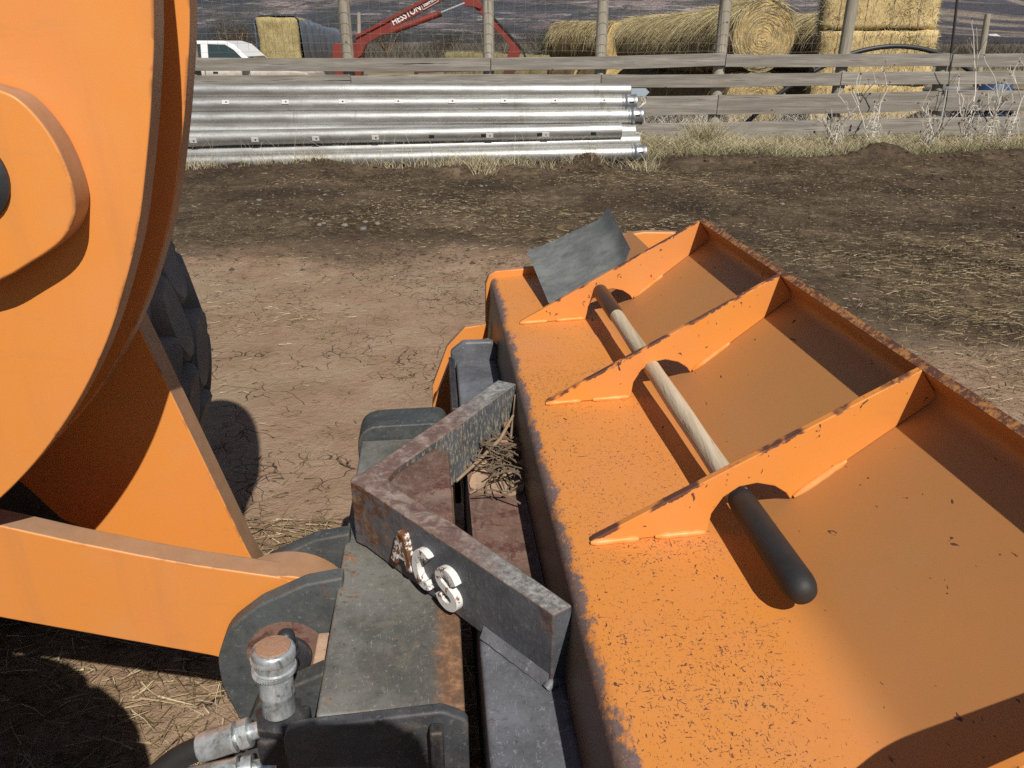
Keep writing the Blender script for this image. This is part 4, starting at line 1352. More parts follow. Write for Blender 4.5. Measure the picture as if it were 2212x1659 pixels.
def round_bale(label, loc, rz, k, group=None, shag=0, endfuzz=0):
    t = thing('round_bale', label, 'hay bale', loc, rz, group)
    o = bpy.data.objects.new('bale_body', RB[k % 3])
    COL.objects.link(o)
    o.parent = t
    o.location = (0, 0, .64)
    o.rotation_euler = (0, (k * .9) if not shag else 0, 0)
    if shag:
        shag_ribbons(o, .64, 1.26, shag)
    if endfuzz:
        n = endfuzz
        a, q = rng.uniform(0, 2 * math.pi, n), np.sqrt(rng.uniform(0, 1, n)) * .63
        base = np.stack([q * np.cos(a), np.full(n, -.645), q * np.sin(a)], -1)
        d = np.stack([-np.sin(a), rng.uniform(-.35, 0, n), np.cos(a)], -1)
        tag(ribbons('end_stalks', base, d, np.stack([-np.cos(a), np.zeros(n), -np.sin(a)], -1) * .25, rng.uniform(.05, .2, n), rng.uniform(.002, .004, n), 2, M['drygrass'], o), kind='stuff')
    return t
RD = math.atan2(.126, .992)                    # rows run away from the fence, a little to the left
dirv = Vector((-.126, .992, 0))
for lay in (0, 1):
    for k in range(7):
        p = Vector((4.66, 16.75, 0)) + dirv * (1.29 * k)
        z = g0(p.x, p.y) + 1.22 * lay - .03
        if k == 0:
            lb, gr = (('lower round bale under the golden spiral bale, seen between boards', None), ('round bale with golden spiral end facing the fence', None))[lay]
        else:
            od = ('first', 'second', 'third', 'fourth', 'fifth', 'sixth')[k - 1]
            lb, gr = (('round bale in the shaded bottom layer, ' + od + ' behind the front one', 'bottom layer of the bale row'), ('shaggy round bale in the top layer, ' + od + ' behind the golden spiral one', 'top layer of the bale row'))[lay]
        round_bale(lb, (p.x, p.y, z), RD, k + lay, gr, (5500 if k < 4 else 2500) if lay else (300 if k == 0 else 0), 1500 if k == 0 else 0)
for lay in (0, 1):
    for k in range(3):
        p = Vector((7.35, 18.9, 0)) + dirv * (1.29 * k)
        round_bale(('upper' if lay else 'lower') + ' dark round bale of the row behind the golden square bales, ' + ('nearest', 'middle', 'farthest')[k], (p.x, p.y, g0(p.x, p.y) + 1.22 * lay - .03), RD, k + lay + 1, 'second bale row', 1800 if lay else 0)
for lay in (0, 1):
    for k, (x_, y_, lb) in enumerate(((2.05, 28.6, 'round bale at the far left end of the bale yard'), (2.95, 27.6, 'far round bale just left of the long shaggy row'))):
        round_bale(lb + (', upper one' if lay else ', lower one'), (x_, y_, g0(x_, y_) + 1.18 * lay), .75, k + lay, None, 1400 if lay else 0)
# low far row of bales
for k in range(4):
    x_ = -2.1 + 1.12 * k
    square_bale(('leftmost', 'second from left', 'third from left', 'rightmost')[k] + ' low weathered bale in the far row behind the red loader', (x_, 34, g0(x_, 34) - .1), 1.14, 1.6, 1.55 - .03 * k, M['hay_olive'], M['shag'], 'far low row of bales', 1400)

# tarped stack
zt = g0(-7.2, 26)
square_bale('lower square bale of the tarp-covered stack beside the truck', (-7.2, 26.9, zt), 1.22, 1.8, 1.26, M['hay_dull'], M['shag'], None, 900, .1)
square_bale('upper square bale under the dark tarp beside the truck', (-7.2, 26.9, zt + 1.26), 1.2, 1.8, 1.24, M['hay_dull'], M['shag'], None, 1200, .1)
M['tarp'] = (lambda g: g.out(g.mix(g.noise(2.5, 5, .6), (.09, .11, .155), (.22, .25, .31)), .18, 0, g.bump(g.noise(5, 5, .65, g.co((1, 1, .35)), 1.5), .8, .10), .6))(G('dark_blue_tarp'))
tp = []
arcp = fillet([(-.70, .55), (-.68, 2.57), (.68, 2.57), (.80, .30)], [.28, .28], 8)
nn = len(arcp)
rows_ = 40
for j in range(rows_):
    t = j / (rows_ - 1)
    y = t * 13
    sag = .055 * abs(math.sin(t * 13 / 1.2 * math.pi)) + .02 * math.sin(t * 60)
    for i, p in enumerate(arcp):
        tp.append((p.x * (1 - sag * .6) + .015 * math.sin(i * 1.7 + j * 1.3), y, p.y - sag * (1.2 if p.y > 2 else .2) - .25 * t))
q = [(j * nn + i, j * nn + i + 1, (j + 1) * nn + i + 1, (j + 1) * nn + i) for j in range(rows_ - 1) for i in range(nn - 1)]
tarp = MB().add(tp, q).build('tarp', M['tarp'], None, 70)
tarp.location, tarp.rotation_euler = (-7.115, 25.97, zt), (0, 0, .10)
sd = tarp.modifiers.new('thickness', 'SOLIDIFY')
sd.thickness = .006
tag(tarp, 'dark blue plastic tarp pulled over the stack behind the truck', 'tarp')

# ------------------------------------------------------------------ red bale loader
HY_ = 24.0
M['red'] = (lambda g: g.out(g.mix(g.step(g.noise(2.2, 5, .6), .4, .75), (.215, .032, .020), (.15, .028, .02)), .5, 0, g.bump(g.noise(30, 3), .1, .004)))(G('faded_red_paint'))
M['darkred'] = plain('shaded_red_frame', (.10, .028, .022), .7)
M['white'] = plain('white_lettering', (.80, .79, .76), .6, 0, .05)
def hp(x, y):
    """crop pixel -> place in the loader's plane"""
    X, Z = on_y((1050 + x / 3.403) / 1.4755, y / 3.403 / 1.4755, HY_)
    return (X + 4.0, Z)
red = thing('bale_loader', 'red hydraulic bale loader with folded boom and white lettering', 'farm machine', (-4.0, HY_, 0))
def hprism(pts, y0, y1, m, nm, par=None, bev=.012):
    return MB().prism([hp(*p) for p in pts], lambda p: (p[0], y0, p[1]), lambda p: (p[0], y1, p[1])).build(nm, m, par or red, 30, bev)
arm = hprism([(285, 420), (640, 235), (1080, 0), (1300, -118), (1420, -118), (1420, -60), (1215, 10), (700, 300), (560, 382), (400, 480), (350, 600), (290, 640)], 0, .24, M['red'], 'boom')
hprism([(280, 385), (1000, 0), (1240, -128), (1300, -118), (1080, 0), (640, 235), (285, 420)], -.05, .29, M['red'], 'boom_flange', arm)
hprism([(1400, -130), (1500, -140), (1600, -10), (1655, 70), (1640, 100), (1560, 72), (1480, 70), (1445, 35)], -.03, .27, M['red'], 'knuckle')
far_arm = hprism([(1590, -20), (1640, 20), (1790, 190), (2040, 470), (2075, 530), (2055, 640), (1920, 640), (1960, 495), (1790, 310), (1560, 72)], .02, .22, M['red'], 'fork_arm')
hprism([(1790, 185), (2050, 465), (2125, 570), (2130, 620), (2110, 622), (2095, 560), (2036, 478), (1780, 200)], -.01, .02, M['black'], 'hydraulic_line', far_arm, 0)
hprism([(1925, 640), (2055, 640), (2045, 745), (1945, 860), (1870, 860), (1895, 760)], .04, .2, M['darkred'], 'grapple_tooth', far_arm)
def cyl(a, b, r, m, nm, par, y=.10):
    A, B = hp(*a), hp(*b)
    return MB().tube([(A[0], y, A[1]), (B[0], y, B[1])], r, 16).build(nm, m, par, 40)
cy_ = cyl((725, 325), (1212, 145), .085, M['red'], 'lift_cylinder', red, -.12)
cyl((1205, 142), (1470, 35), .028, M['zinc'], 'cylinder_rod', cy_, -.12)
cyl((1185, 150), (1216, 138), .10, M['darkred'], 'cylinder_gland', cy_, -.12)
hprism([(540, 385), (690, 290), (735, 320), (720, 350), (620, 372), (550, 392)], -.20, .0, M['red'], 'cylinder_bracket', arm)
hprism([(28, 500), (60, 470), (280, 470), (350, 570), (350, 640), (330, 900), (300, 1150), (60, 1150), (70, 900), (30, 640)], .05, .55, M['red'], 'mast')
hprism([(920, 755), (1540, 762), (1545, 775), (960, 790), (960, 840), (920, 842)], -.05, .05, M['darkred'], 'frame_rail')
hprism([(915, 842), (1540, 838), (1540, 870), (915, 880)], -.05, 1.2, M['darkred'], 'deck')
hprism([(300, 900), (1900, 900), (1900, 960), (300, 960)], .1, .5, M['darkred'], 'frame_rail')
for cxp in (420, 1500):
    A = hp(cxp, 1010)
    w_ = MB().lathe([(.22, -.11), (.36, -.12), (.41, -.06), (.41, .06), (.36, .12), (.22, .11)], (A[0], .3, g0(A[0] - 4, 24) + .41), (0, 1, 0), 24).build('wheel', M['rubber'], red, 40)
    MB().lathe([(.03, -.10), (.22, -.08), (.22, .08), (.03, .1)], (A[0], .3, g0(A[0] - 4, 24) + .41), (0, 1, 0), 18).build('hub', M['red'], w_, 40)
a_, b_ = Vector(hp(690, 285)), Vector(hp(1010, 105))
dx = (b_ - a_)
ln_ = dx.length
ang_ = dx.normalized()
axx, ayy = Vector((ang_.x, 0, ang_.y)), Vector((-ang_.y, 0, ang_.x))
mid_ = (a_ + b_) / 2
put_text('lettering', 'HESSTON', .255, .012, .004, [M['white']], arm, Vector((mid_.x, -.003, mid_.y)) + ayy * .012, axx, ayy, ln_ / (.255 * 4.55))
c_, d_ = Vector(hp(1020, 102)), Vector(hp(1180, 12))
m2 = (c_ + d_) / 2
put_text('lettering', 'StakFork', .135, .012, .002, [M['white']], arm, Vector((m2.x, -.003, m2.y)) + ayy * .045, axx, ayy, (d_ - c_).length / (.135 * 4.3))
e_ = Vector(hp(1200, 2))
put_text('lettering', 'B', .16, .012, .003, [M['white']], arm, Vector((e_.x, -.003, e_.y)) + ayy * .04, axx, ayy, .9)
bx_ = MB()
for (s0, s1, t0, t1) in ((-.5, .5, -.020, -.010), (-.5, .5, .155, .165), (-.5, -.48, -.020, .165), (.48, .5, -.020, .165)):
    L_ = (d_ - c_).length * 1.06
    P = lambda s, t: Vector((m2.x, 0, m2.y)) + axx * (s * L_) + ayy * t + ayy * .01
    bx_.add([P(s0, t0) + Vector((0, -.009, 0)), P(s1, t0) + Vector((0, -.009, 0)), P(s1, t1) + Vector((0, -.009, 0)), P(s0, t1) + Vector((0, -.009, 0)),
             P(s0, t0), P(s1, t0), P(s1, t1), P(s0, t1)], [(0, 1, 2, 3), (7, 6, 5, 4), (0, 4, 5, 1), (1, 5, 6, 2), (2, 6, 7, 3), (3, 7, 4, 0)])
bx_.build('letter_frame', M['white'], arm, 0)
# crumpled tarp and pale boards in the gap below the top board
cp = hp(480, 815)
cr = bmesh.new()
bmesh.ops.create_grid(cr, x_segments=40, y_segments=14, size=.5)
for v in cr.verts:
    n = float(fbm(np.array([v.co.x * 9]), np.array([v.co.y * 9]), 1.0, 4, 91, .6)[0])
    v.co = Vector((v.co.x * 1.5, v.co.y * .7, .22 * (1 - (2 * v.co.y) ** 2) * (1 - (2 * v.co.x) ** 4) + .22 * n))
me = bpy.data.meshes.new('plastic_sheet')
cr.to_mesh(me)
cr.free()
me.materials.append((lambda g: g.out(g.mix(g.step(g.noise(4, 3), .48, .56), (.06, .065, .085), (.62, .63, .66)), .25, 0, None, .6))(G('crumpled_plastic')))
cs = bpy.data.objects.new('plastic_sheet', me)
COL.objects.link(cs)
cs.location = (cp[0] - 4.0, 22.6, cp[1] - .22)
sdm = cs.modifiers.new('thickness', 'SOLIDIFY')
sdm.thickness = .006
tag(cs, 'crumpled silver plastic sheet heaped below the red boom', 'plastic sheet')
sup = square_bale('greyish bale under the crumpled plastic sheet', (cp[0] - 3.9, 22.9, g0(-3, 23)), 2.3, 1.0, cp[1] - .15 - g0(-3, 23), M['hay_dull'], M['shag'], None, 500)

# ------------------------------------------------------------------ things at the right end of the fence
ar = [(3.5, -.1), (4.0, .42), (4.49, .86), (5.10, 1.24), (5.6, 1.44), (6.2, 1.52), (6.8, 1.44), (7.35, 1.22), (7.95, .80), (8.5, .3), (8.8, -.1)]
arc_ = MB().tube([(p.x, 13.7, p.y) for p in smooth_poly(ar, 5, False)], .038, 10).build('pipe_arch', plain('black_poly_pipe', (.022, .023, .026), .5), None, 60)
tag(arc_, 'black bent pipe arch standing just behind the fence boards', 'arch')
tk = thing('stock_tank', 'dark grey stock tank behind the right end of the fence', 'tank', (8.3, 15.0, g0(8.3, 15)))
MB().lathe([(.78, 0), (.80, .1), (.80, .3), (.81, .32), (.80, .34), (.80, .80), (.83, .83), (.80, .85), (.77, .80), (.76, .1)], (0, 0, 0), (0, 0, 1), 40).build('tank_wall', plain('galvanised_grey', (.09, .095, .105), .55, .3), tk, 40)
MB().lathe([(.77, .70), (.76, .71)], (0, 0, 0), (0, 0, 1), 40).build('tank_water', plain('dark_water', (.02, .025, .025), .05), tk, 40)
bb = thing('plastic_barrel', 'blue plastic barrel at the right picture edge behind boards', 'barrel', (7.95, 13.75, g0(7.9, 13.8)))
MB().lathe([(.0, 0), (.26, .0), (.285, .05), (.285, .28), (.295, .30), (.285, .32), (.285, .60), (.295, .62), (.285, .64), (.27, .88), (.24, .92), (0, .92)], (0, 0, 0), (0, 0, 1), 32, False).build('barrel_body', plain('blue_plastic', (.03, .07, .16), .45), bb, 40)
def pole(nm, label, pa, pb, Y, r, m):
    (xa, za), (xb, zb) = on_y(*pa, Y), on_y(*pb, Y)
    zg = g0(xb, Y)
    k = (zg - .3 - za) / (zb - za)
    xe = xa + (xb - xa) * k
    o = MB().tube([(xa, Y, za), ((xa + xe) / 2, Y, (za + zg - .3) / 2), (xe, Y, zg - .3)], [r * .9, r, r * 1.05], 10).build(nm, m, None, 60)
    return tag(o, label, 'pole')
pole('leaning_post', 'grey leaning wooden post beyond the black arch', (2134, 30), (2122, 105), 26, .10, M['post'])
pole('metal_pole', 'thin dark metal pole left of the leaning post', (2072, -40), (2056, 105), 22, .035, M['trim'])
pole('utility_pole', 'thin pale pole rising beside the red boom', ((1050 + 318 / 3.403) / 1.4755, 27), ((1050 + 322 / 3.403) / 1.4755, 70), 70, .16, M['post'])

def scrub(nm, label, cat, X, Y, w, h, n, stops, group=None):
    """bush of leaf-sized faces on a few stems"""
    t = thing(nm, label, cat, (X, Y, g0(X, Y) - .05), 0, group)
    st = MB()
    tips = []
    for k in range(9):
        a = random.uniform(0, 6.3)
        e = Vector((math.cos(a) * w * random.uniform(.2, .5), math.sin(a) * w * random.uniform(.2, .5), h * random.uniform(.5, .95)))
        st.tube([(0, 0, 0), e * .5 + Vector((0, 0, h * .1)), e], [.05 * h / 2, .03 * h / 2, .01], 6)
        tips.append(e)
    st.build('stem', M['twig'], t, 60)
    c = np.array([tips[i] for i in rng.integers(0, len(tips), n)])
    base = c * rng.uniform(.55, 1.05, (n, 1)) + rng.normal(0, .13, (n, 3)) * np.array([w, w, h * .7])
    base[:, 2] = np.abs(base[:, 2])
    d = rng.normal(size=(n, 3))
    d /= np.linalg.norm(d, axis=1)[:, None]
    sz = .05 * (w + h) / 3 * (.22 if 'brush' in nm else .34 if 'dry' in nm else .5)
    tag(ribbons('foliage', base, d, rng.normal(0, .2, (n, 3)), rng.uniform(1.2, 3, n) * sz, rng.uniform(.35, .8, n) * sz, 2, straw_mat(nm + '_leaf', stops), t), kind='stuff')
    return t
olive = [(0, (.030, .036, .018)), (.6, (.065, .068, .032)), (1, (.13, .115, .06))]
brown = [(0, (.05, .036, .02)), (.6, (.11, .075, .04)), (1, (.2, .15, .08))]
scrub('evergreen_bush', 'dark evergreen bush at the far right beyond the fence', 'bush', 29.5, 42, 3.2, 2.9, 8000, olive)
scrub('dry_bush', 'brown dry bush between the truck cab and the tarped stack', 'bush', -9.1, 27.6, 1.5, 2.5, 6000, brown)
scrub('evergreen_bush', 'small green bush above the far low bale row', 'bush', 2.2, 46, 1.9, 2.6, 4500, olive)
for k, (x_, y_, w_, h_) in enumerate(((-14, 95, 6, 4.2), (-8, 100, 7, 3.4), (-3, 92, 5, 3.9), (3.5, 110, 7, 3.2), (-22, 105, 7, 4.5), (-30, 98, 6, 3.6), (48, 120, 8, 4.6), (60, 135, 9, 4.4))):
    scrub('brush_clump', 'leafless grey-brown brush clump in the distance, ' + ('right of the red mast', 'under the red boom', 'left of the low bale row', 'behind the low bale row', 'between tarped stack and red mast', 'behind the tarped stack', 'left of the right-hand poles', 'right of the right-hand poles')[k], 'bush', x_, y_, w_, h_, 9000, [(0, (.025, .026, .020)), (.7, (.07, .064, .05)), (1, (.13, .11, .085))], 'distant brush')
fb = thing('farm_shed', 'tiny white farm shed far off on the right', 'building', (430, 760, 0))
zs = on_y(2088, 80, 760)[1] - 2
MB().box(-6, 6, 0, 9, zs - 12, zs + 2.2).build('wall', M['white'], fb, 0)
MB().prism([(-6.4, zs + 2.2), (6.4, zs + 2.2), (0, zs + 4.6)], lambda p: (p[0], -.4, p[1]), lambda p: (p[0], 9.4, p[1])).build('roof', M['white'], fb, 0)

# ------------------------------------------------------------------ verge grass, straw, stones, dead thistles
def yaw_dirs(n, lean):
    a = rng.uniform(0, 2 * math.pi, n)
    l = np.abs(rng.normal(0, lean, n))
    return np.stack([np.cos(a) * l, np.sin(a) * l, np.ones(n)], -1), np.stack([np.cos(a), np.sin(a), np.full(n, -.35)], -1)
def grass(nm, label, n, xr, yr, L, W, m, lean=.45, clump=.0, mask=None):
    x, y = rng.uniform(*xr, n), rng.uniform(*yr, n)
    if clump:
        k = fbm(x, y, 2.2, 3, 77) > rng.uniform(-clump, clump, n)
        x, y = x[k], y[k]
    if mask is not None:
        k = mask(x, y)
        x, y = x[k], y[k]
    n = len(x)
    d0, d1 = yaw_dirs(n, lean)
    o = ribbons(nm, np.stack([x, y, ground_h(x, y) - .01], -1), d0, d1 * rng.uniform(.1, .7, n)[:, None], rng.uniform(*L, n), rng.uniform(*W, n), 3, m)
    return tag(o, label, 'grass', kind='stuff')
grass('dry_grass', 'pale dry grass along the foot of the fence', 52000, (1.9, 10), (11.75, 13.1), (.08, .26), (.002, .0042), M['drygrass'], .6, .8)
grass('green_grass', 'short greenish grass under the fence boards', 22000, (1.9, 10), (11.65, 12.9), (.05, .16), (.002, .004), M['greengrass'], .6, .8)
grass('pipe_grass', 'thin dry grass growing against the lowest pipes', 7000, (-7, 2.0), (10.55, 10.98), (.05, .22), (.0015, .003), M['drygrass'], .4, .6)
grass('tall_grass', 'single tall bleached stems in front of the pipes', 130, (-6, 1.9), (10.6, 10.95), (.30, .62), (.0014, .0022), M['bleached'], .25)
grass('yard_grass', 'dead tall weeds standing behind the fence boards', 9000, (1.5, 10), (13.2, 15.6), (.25, .75), (.002, .005), M['bleached'], .5, .8)
grass('field_grass', 'rough dry grass in the bale yard', 26000, (-12, 12), (13.2, 30), (.10, .35), (.004, .009), M['drygrass'], .6, .8)
nb = 45000
bx_r, by_r = rng.uniform(-75, 90, nb), rng.uniform(58, 125, nb)
kp = fbm(bx_r, by_r, .07, 4, 131) > rng.uniform(-.3, .35, nb)
bx_r, by_r = bx_r[kp], by_r[kp]
nb = len(bx_r)
d0, d1 = yaw_dirs(nb, .35)
tag(ribbons('far_brush', np.stack([bx_r, by_r, ground_h(bx_r, by_r) - .05], -1), d0, d1 * .3, rng.uniform(.6, 2.0, nb) * (1 + .9 * np.maximum(fbm(bx_r, by_r, .05, 3, 137), 0)), rng.uniform(.012, .035, nb), 2,
            straw_mat('far_brush_twig', [(0, (.035, .034, .028)), (.5, (.085, .075, .060)), (1, (.19, .16, .12))])), 'leafless brush and weeds massed at the foot of the hills', 'brush', kind='stuff')
cx_, cz_ = on_y(1525, 270, 12.4)
grass('grass_tuft', 'bright straw-coloured grass tuft at the fence foot', 500, (cx_ - .22, cx_ + .22), (12.3, 12.6), (.28, .5), (.002, .0045), M['drygrass'], .3)
cx_ = on_y(1045, 370, 10.3)[0]
grass('grass_tuft', 'small pale grass tuft in front of the pipe stack', 120, (cx_ - .16, cx_ + .16), (10.25, 10.45), (.2, .36), (.002, .004), M['drygrass'], .5)

def litter(nm, label, n, xr, yr, L, W, m, mask, lift=.012):
    x, y = rng.uniform(*xr, n), rng.uniform(*yr, n)
    k = mask(x, y)
    x, y = x[k], y[k]
    n = len(x)
    a = rng.normal(.05, .75, n) + math.pi * rng.integers(0, 2, n)
    d0 = np.stack([np.cos(a), np.sin(a), rng.normal(0, .10, n)], -1)
    b = np.stack([-np.sin(a), np.cos(a), np.zeros(n)], -1) * rng.normal(0, .16, n)[:, None]
    z = ground_h(x, y) + rng.uniform(.002, lift, n)
    # flat-lying: side vector from blades' own plane
    o = ribbons(nm, np.stack([x, y, z], -1), d0, b, rng.uniform(*L, n) * rng.uniform(.5, 1, n), rng.uniform(*W, n), 2, m)
    return tag(o, label, 'straw', kind='stuff')
yyf = lambda x, y: y + .95 * np.maximum(x, 0)
def m_near(x, y):
    p = .10 + .6 * sst(.0, .5, fbm(x, y, 1.3, 4, 101)) * (.3 + sst(2.5, 5, yyf(x, y)))
    return rng.uniform(0, 1, len(x)) < p
def m_far(x, y):
    p = .02 + .8 * sst(.1, .5, fbm(x, y, .8, 4, 103)) + .12 * sst(2.2, 4, x)
    return (rng.uniform(0, 1, len(x)) < p) & (yyf(x, y) > 4.6)
litter('loose_straw', 'loose straw scattered over the bare clay', 60000, (-3, 4.5), (1.6, 6.8), (.012, .085), (.0008, .0022), M['straw'], m_near)
litter('loose_straw', 'loose straw trampled into the dark muck', 110000, (-5, 9), (3.2, 11.4), (.02, .10), (.0010, .0026), M['straw'], m_far, .03)
litter('dark_litter', 'dark rotted litter mixed through the dirt', 90000, (-5, 9), (1.8, 11.3), (.015, .07), (.0015, .004), M['trash'], lambda x, y: rng.uniform(0, 1, len(x)) < .03 + .85 * sst(4.5, 6.5, yyf(x, y)) * sst(-.2, .4, fbm(x, y, 1.1, 4, 107)) + .10 * sst(.2, .6, fbm(x, y, 1.9, 3, 111)), .02)
litter('straw_patch', 'thick straw on the ground beside the hoses', 9000, (-1.6, .1), (.7, 2.4), (.03, .16), (.0012, .0026), M['straw'], lambda x, y: rng.uniform(0, 1, len(x)) < .9, .02)
rp = lambda x, y: (rng.uniform(0, 1, len(x)) < sst(2.0, 3.0, x) * sst(3.0, 3.6, y) * (1 - sst(5.2, 7.5, y)))
litter('straw_patch', 'drifts of pale straw right of the bucket', 26000, (1.8, 6.5), (3.0, 7.5), (.03, .15), (.0010, .0022), M['straw'], rp, .03)

# clods of dirt along the pushed-up rim
cl = MB()
ico = bmesh.new()
bmesh.ops.create_icosphere(ico, subdivisions=1, radius=1)
iv, if_ = [v.co.copy() for v in ico.verts], [tuple(v.index for v in f.verts) for f in ico.faces]
ico.free()
def clump(n, sampler, rs):
    V = []
    for k in range(n):
        x_, y_ = sampler()
        r = random.uniform(*rs) * random.uniform(.4, 1)
        z_ = g0(x_, y_)
        V.append((x_, y_, z_, r))
    return V
for x_, y_, z_, r in clump(900, lambda: (random.uniform(-5, 1.9), random.gauss(10.65, .22)) if random.random() < .6 else (random.uniform(1.7, 9), random.gauss(11.5, .25)), (.012, .05)) + clump(1800, lambda: (random.uniform(-4, 8), random.uniform(5.8, 10.8)), (.008, .034)):
    sq = random.uniform(.5, .8)
    cl.add([(x_ + p.x * r * random.uniform(.7, 1.3), y_ + p.y * r * random.uniform(.7, 1.3), z_ + p.z * r * sq * random.uniform(.7, 1.3)) for p in iv], if_)
tag(cl.build('dirt_clods', plain('dark_clod', (.085, .058, .040), .98, 0, .45, 18, .9, .01), None, 0), 'crumbled dark clods of dirt along the rim', 'dirt', kind='stuff')

# grit and pebbles too many to count
gt_ = MB()
for k in range(2600):
    x_, y_ = random.uniform(-3, 5), random.uniform(1.8, 10.3)
    r = random.uniform(.003, .011) * (.6 + .09 * y_)
    z_ = g0(x_, y_)
    gt_.add([(x_ + p.x * r * random.uniform(.6, 1.3), y_ + p.y * r * random.uniform(.6, 1.3), z_ + p.z * r * .6) for p in iv], if_)
tag(gt_.build('grit', plain('pale_grit', (.21, .165, .12), .95, 0, .4, 2.0, .3, .01), None, 0), 'small grit and pebbles scattered through the dirt', 'gravel', kind='stuff')

# stones
def stone_mesh(seed):
    random.seed(seed)
    bm = bmesh.new()
    bmesh.ops.create_icosphere(bm, subdivisions=2, radius=1)
    for v in bm.verts:
        n = float(fbm(np.array([v.co.x * 1.3 + seed]), np.array([v.co.y * 1.3 + v.co.z]), 1.0, 3, seed)[0])
        v.co *= 1 + .35 * n
        v.co.z *= .6
        v.co.y *= .8
    me = bpy.data.meshes.new('stone')
    bm.to_mesh(me)
    bm.free()
    me.shade_smooth()
    return me
M['stone'] = plain('pale_stone', (.24, .205, .165), .85, 0, .35, 3, .5, .02)
M['stone2'] = plain('grey_stone', (.19, .18, .165), .85, 0, .3, 3, .5, .02)
SM = [stone_mesh(s) for s in range(5)]
for k, me in enumerate(SM):
    me.materials.append(M['stone'] if k % 3 else M['stone2'])
random.seed(31)
SP = [(560, 432, 13), (600, 455, 8), (690, 410, 7), (702, 424, 10), (690, 432, 7), (735, 412, 8), (740, 425, 8), (655, 400, 7), (640, 398, 6), (560, 468, 9), (545, 437, 6),
      (620, 462, 9), (672, 478, 12), (700, 488, 14), (745, 492, 16), (775, 478, 9), (790, 485, 13), (815, 488, 15), (650, 470, 8), (730, 470, 9), (785, 495, 18), (690, 490, 16),
      (812, 466, 9), (830, 455, 8), (845, 475, 7), (915, 430, 10), (940, 455, 8), (962, 472, 9), (990, 440, 7), (1015, 470, 6), (880, 480, 7), (1040, 405, 10), (1050, 400, 7), (1130, 455, 7),
      (370, 465, 9), (375, 490, 12), (430, 440, 6), (468, 470, 7), (520, 515, 6), (890, 520, 7), (1000, 560, 6), (640, 560, 7), (870, 610, 9), (760, 700, 7), (570, 720, 8), (1300, 430, 7), (1380, 410, 9),
      (1690, 440, 12), (1820, 420, 6), (1950, 470, 7), (2070, 400, 6), (1560, 375, 6), (1700, 385, 6), (2140, 430, 7)]
for k, (px, py, sz) in enumerate(SP):
    r = ray(px, py)
    kk = CAMH / -r[2]
    X, Y = kk * r[0], kk * r[1]
    o = bpy.data.objects.new('stone', SM[k % 5])
    COL.objects.link(o)
    s = sz * kk / FPX * .5
    o.location = (X, Y, g0(X, Y) + s * .25)
    o.scale = (s, s, s * .9)
    o.rotation_euler = (0, 0, random.uniform(0, 6))
    tag(o, 'small pale stone lying loose on the dirt of the yard', 'stone', 'loose stones in the yard')

# dead thistles
def thistle(label, px, h, seed, lean=0.0):
    random.seed(seed)
    X = on_y(px, 290, 12.25)[0]
    t = thing('dead_thistle', label, 'weed', (X, 12.2 + random.uniform(-.2, .15), g0(X, 12.2) - .02))
    st, hd = MB(), MB()
    def br(p, d, L, r, lev):
        pts = [p]
        for k in range(4):
            d = (d + Vector((random.uniform(-.28, .28), random.uniform(-.28, .28), random.uniform(-.12, .2)))).normalized()
            pts.append(pts[-1] + d * L / 4)
        st.tube(pts, [r, r * .9, r * .8, r * .7, r * .55], 5)
        if lev < 2:
            for k in range(random.randint(3, 5) - lev):
                q = pts[random.randint(1, 4)]
                a = random.uniform(0, 6.3)
                br(q, (d * .6 + Vector((math.cos(a) * .8, math.sin(a) * .5, random.uniform(.1, .7)))).normalized(), L * random.uniform(.35, .6), r * .6, lev + 1)
        elif random.random() < .55:
            e = pts[-1]
            s = random.uniform(.012, .022)
            hd.add([e + Vector((v.x, v.y, v.z)) * s * random.uniform(.7, 1.3) for v in iv], if_)
    br(Vector((0, 0, 0)), Vector((lean, 0, 1)), h, .0145, 0)
    br(Vector((.05, .02, 0)), Vector((-.35 + lean, 0, 1)), h * .7, .011, 1)
    for k in range(48):   # hanging dead leaves
        a, z_ = random.uniform(0, 6.3), random.uniform(.05, h * .55)
        p = Vector((lean * z_, 0, z_))
        st.tube([p, p + Vector((math.cos(a) * .07, math.sin(a) * .07, .02)), p + Vector((math.cos(a) * .13, math.sin(a) * .12, -.10))], [.006, .005, .001], 4)
    st.build('stalk', M['bleached'], t, 60)
    if hd.v:
        hd.build('seed_head', M['twig'], t, 60)
for a in (('bleached thistle left of the tall post with a drooping arm', 1798, .80, 3), ('bleached thistle with a tall stem reaching the second board', 1884, 1.0, 5, .0),
          ('dense grey thistle leaning left in front of the golden bales', 1995, .92, 8, .08), ('tallest branching thistle at the short fence post', 2080, 1.15, 11, .12),
          ('thin thistle with dark heads right of the tallest one', 2118, .95, 14), ('rightmost sprawling thistle at the picture edge', 2172, 1.0, 17, .06)):
    thistle(*a)
thistle('small bleached weed standing against the pipe ends', 1365, .55, 21)
random.seed(99)

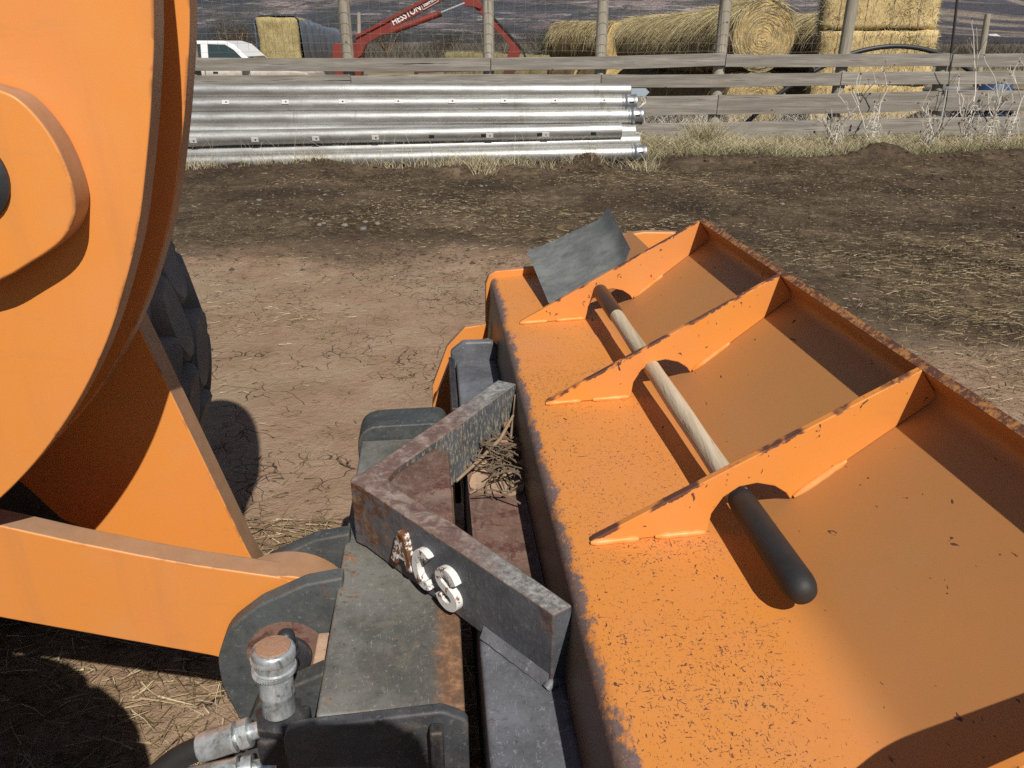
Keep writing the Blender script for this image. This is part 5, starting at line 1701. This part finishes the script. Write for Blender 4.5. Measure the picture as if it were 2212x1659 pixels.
# ------------------------------------------------------------------ the person taking the picture, seen only by the shadow on the coupler
pv, pe, pr_ = [], [], []
def joint(p, r, frm=None):
    pv.append(p)
    pr_.append(r)
    if frm is not None:
        pe.append((frm, len(pv) - 1))
    return len(pv) - 1
PX, PY_ = .13, -.46
hip = joint((PX, PY_, .96), .15)
wst = joint((PX, PY_, 1.12), .135, hip)
chs = joint((PX, PY_ + .01, 1.32), .155, wst)
nck = joint((PX, PY_ + .02, 1.49), .06, chs)
hd1 = joint((PX, PY_ + .045, 1.57), .075, nck)
hd2 = joint((PX, PY_ + .06, 1.66), .095, hd1)
joint((PX, PY_ + .05, 1.75), .075, hd2)
for sg in (-1, 1):
    sh = joint((PX + sg * .19, PY_ + .01, 1.42), .07, chs)
    el = joint((PX + sg * .27, PY_ + .18, 1.25), .048, sh)
    wr_ = joint((.09 + sg * .12, -.09, 1.58), .036, el)
    pm = joint((.09 + sg * .10, -.05, 1.635), .042, wr_)
    for k in range(4):
        f1 = joint((.09 + sg * (.10 - .012 * k), -.04, 1.66 + .010 * k), .011, pm)
        joint((.09 + sg * (.075 - .012 * k), -.036, 1.682 + .006 * k), .009, f1)
    th = joint((.09 + sg * .07, -.05, 1.62), .012, pm)
    joint((.09 + sg * .045, -.042, 1.64), .010, th)
    lg = joint((PX + sg * .10, PY_, .90), .10, hip)
    kn_ = joint((PX + sg * .12, PY_ + .02, .50), .065, lg)
    an = joint((PX + sg * .13, PY_ - .02, .09), .045, kn_)
    joint((PX + sg * .15, PY_ + .13, .04), .04, an)
pme = bpy.data.meshes.new('person')
pme.from_pydata(pv, pe, [])
po = bpy.data.objects.new('person', pme)
COL.objects.link(po)
po.modifiers.new('skin', 'SKIN').use_smooth_shade = True
for v, r in zip(pme.skin_vertices[0].data if len(pme.skin_vertices) else [], pr_):
    v.radius = (r, r)
sbd = po.modifiers.new('smooth', 'SUBSURF')
sbd.levels = sbd.render_levels = 1
def clothes():
    g = G('work_clothes')
    z = g.xyz()[2]
    col = g.mix(g.step(z, 1.02, 1.04), (.06, .08, .12), (.10, .085, .06))
    col = g.mix(g.step(z, 1.50, 1.52), col, (.45, .27, .19))
    col = g.mix(g.step(z, 1.68, 1.69), col, (.07, .05, .035))
    return g.out(col, .9)
pme.materials.append(clothes())
tag(po, 'person in work clothes holding up a phone, standing beside the bucket', 'person')
ph_ = thing('phone', 'black phone held level in both hands at eye height', 'phone', (.075, -.025, 1.645))
MB().box(-.085, .085, -.009, 0.0, -.046, .046).build('phone_body', M['black'], ph_, 30, .004)
MB().box(-.07, .07, -.0105, -.0095, -.042, .042).build('screen', M['glass'], ph_, 30)

# ------------------------------------------------------------------ thin air between here and the hills
hz = MB().box(-9000, 9000, -8000, 9000, -12, 1400).build('haze', bpy.data.materials.new('haze_air'), None, 0)
hm = hz.data.materials[0]
hm.use_nodes = True
hm.node_tree.nodes.clear()
ho = hm.node_tree.nodes.new('ShaderNodeOutputMaterial')
hv = hm.node_tree.nodes.new('ShaderNodeVolumePrincipled')
hv.inputs['Color'].default_value = (.72, .78, .92, 1)
hv.inputs['Density'].default_value = .00011
hm.node_tree.links.new(hv.outputs[0], ho.inputs['Volume'])
tag(hz, 'thin blue haze in the air before the hills', 'haze', kind='stuff')
